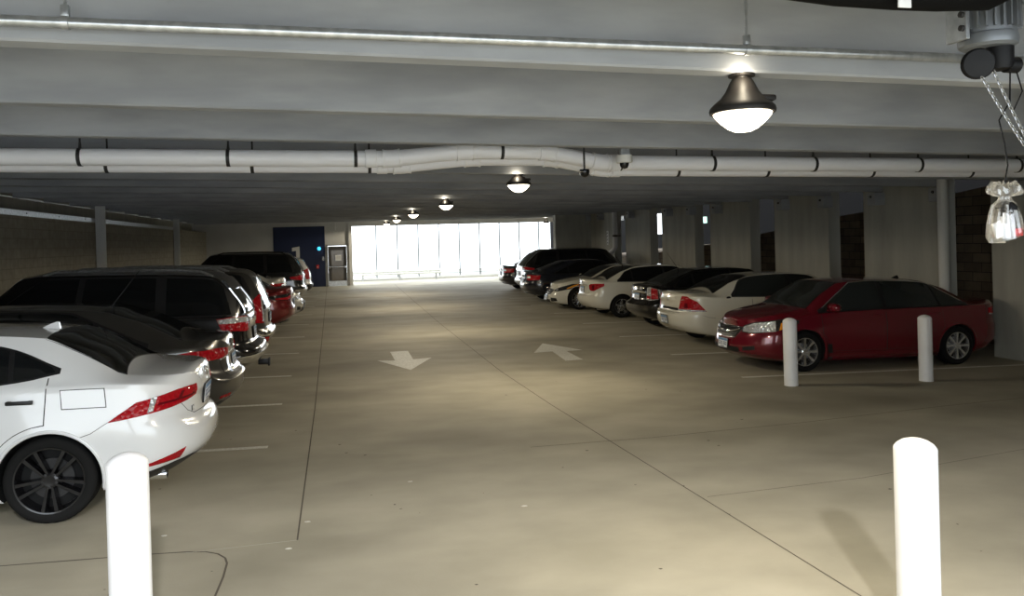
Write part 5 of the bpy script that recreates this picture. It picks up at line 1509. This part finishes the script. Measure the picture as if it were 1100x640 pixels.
nt = bagm.node_tree; nt.nodes.remove(nt.nodes['Principled BSDF']); mo = nt.nodes['Material Output']
g = nt.nodes.new('ShaderNodeBsdfGlossy'); g.inputs['Roughness'].default_value = .12; g.inputs['Color'].default_value = (.9, .9, .9, 1)
tr = nt.nodes.new('ShaderNodeBsdfTransparent'); tr.inputs['Color'].default_value = (.93, .93, .93, 1)
df = nt.nodes.new('ShaderNodeBsdfTranslucent'); df.inputs['Color'].default_value = (.8, .8, .78, 1)
lw = nt.nodes.new('ShaderNodeLayerWeight'); lw.inputs['Blend'].default_value = .45
m1 = nt.nodes.new('ShaderNodeMixShader'); m2 = nt.nodes.new('ShaderNodeMixShader'); m1.inputs[0].default_value = .35
nt.links.new(g.outputs[0], m1.inputs[1]); nt.links.new(df.outputs[0], m1.inputs[2])
mp = nt.nodes.new('ShaderNodeMath'); mp.operation = 'MULTIPLY_ADD'; mp.inputs[1].default_value = .6; mp.inputs[2].default_value = .10
nt.links.new(lw.outputs['Facing'], mp.inputs[0]); nt.links.new(mp.outputs[0], m2.inputs[0])
nt.links.new(tr.outputs[0], m2.inputs[1]); nt.links.new(m1.outputs[0], m2.inputs[2]); nt.links.new(m2.outputs[0], mo.inputs['Surface'])
o = mesh('plastic_bag', V, F, bagm, None, True, 12); o.location = (bx, by_, bz)
tag(o, 'clear plastic bag of small parts hanging on a cord at right', 'bag')
o = MB().lathe([(0, .03), (.025, .028), (.042, .01), (.044, -.004), (.030, -.008), (.028, -.022), (.024, -.024), (.022, -.04), (0, -.04)], 20).build('black_disc', black_metal); o.location = (bx + .008, by_, bz - .10); o.rotation_euler = (.1, .15, 0)
tag(o, 'black round disc-shaped device inside the clear hanging bag', 'device')
o = MB().box((0, 0, 0), (.052, .03, .115), bev=.004).build('white_box', mat('carton', (.55, .56, .60), .6)); o.location = (bx + .008, by_ - .005, bz - .178); tag(o, 'narrow white box inside the clear hanging bag', 'box')
o = MB().box((0, 0, 0), (.038, .02, .034), bev=.003).build('red_packet', mat('packet_red', (.6, .03, .03), .4)); o.location = (bx + .052, by_ - .012, bz - .208); tag(o, 'small red packet at the bottom of the clear hanging bag', 'packet')
o = MB().box((0, 0, 0), (.05, .012, .07), bev=.002).build('folded_paper', mat('leaflet', (.75, .74, .72), .7)); o.location = (bx - .042, by_ - .004, bz - .195); o.rotation_euler = (0, -.35, .1); tag(o, 'folded white leaflet leaning inside the clear hanging bag', 'leaflet')

# ================================================================== light and camera
w = bpy.data.worlds.new('sky'); sc.world = w; w.use_nodes = True
bg = w.node_tree.nodes['Background']; bg.inputs[0].default_value = (.86, .94, 1, 1); bg.inputs[1].default_value = SKY

cam = bpy.data.cameras.new('camera'); co = bpy.data.objects.new('camera', cam); col.objects.link(co); sc.camera = co
Rm = [(0.9755145444099576, -0.21814581992524748, -0.027995979957387278), (0.028430312997484428, -0.0011481358943434342, 0.999595117578529), (0.21808963970692874, 0.9759155101918965, -0.005081930675676506)]
M = Matrix.Identity(4)
for i in range(3):
    M[i][0], M[i][1], M[i][2] = Rm[0][i], Rm[1][i], -Rm[2][i]
M[0][3], M[1][3], M[2][3] = 0, 0, 2.15
co.matrix_world = M
cam.sensor_width = 36; cam.sensor_fit = 'HORIZONTAL'; cam.lens = 36 * 850 / 1100
cam.shift_y = -58 / 1100; cam.clip_start = .05; cam.clip_end = 300

vs = sc.view_settings
vs.view_transform = 'Standard'; vs.look = 'None'; vs.gamma = 1; vs.use_curve_mapping = False; vs.exposure = EXPO
sc.display_settings.display_device = 'sRGB'
cy = sc.cycles
cy.use_denoising = True; cy.max_bounces = 8; cy.diffuse_bounces = 4; cy.glossy_bounces = 4; cy.transparent_max_bounces = 12
cy.sample_clamp_indirect = 6; cy.caustics_reflective = False; cy.caustics_refractive = False
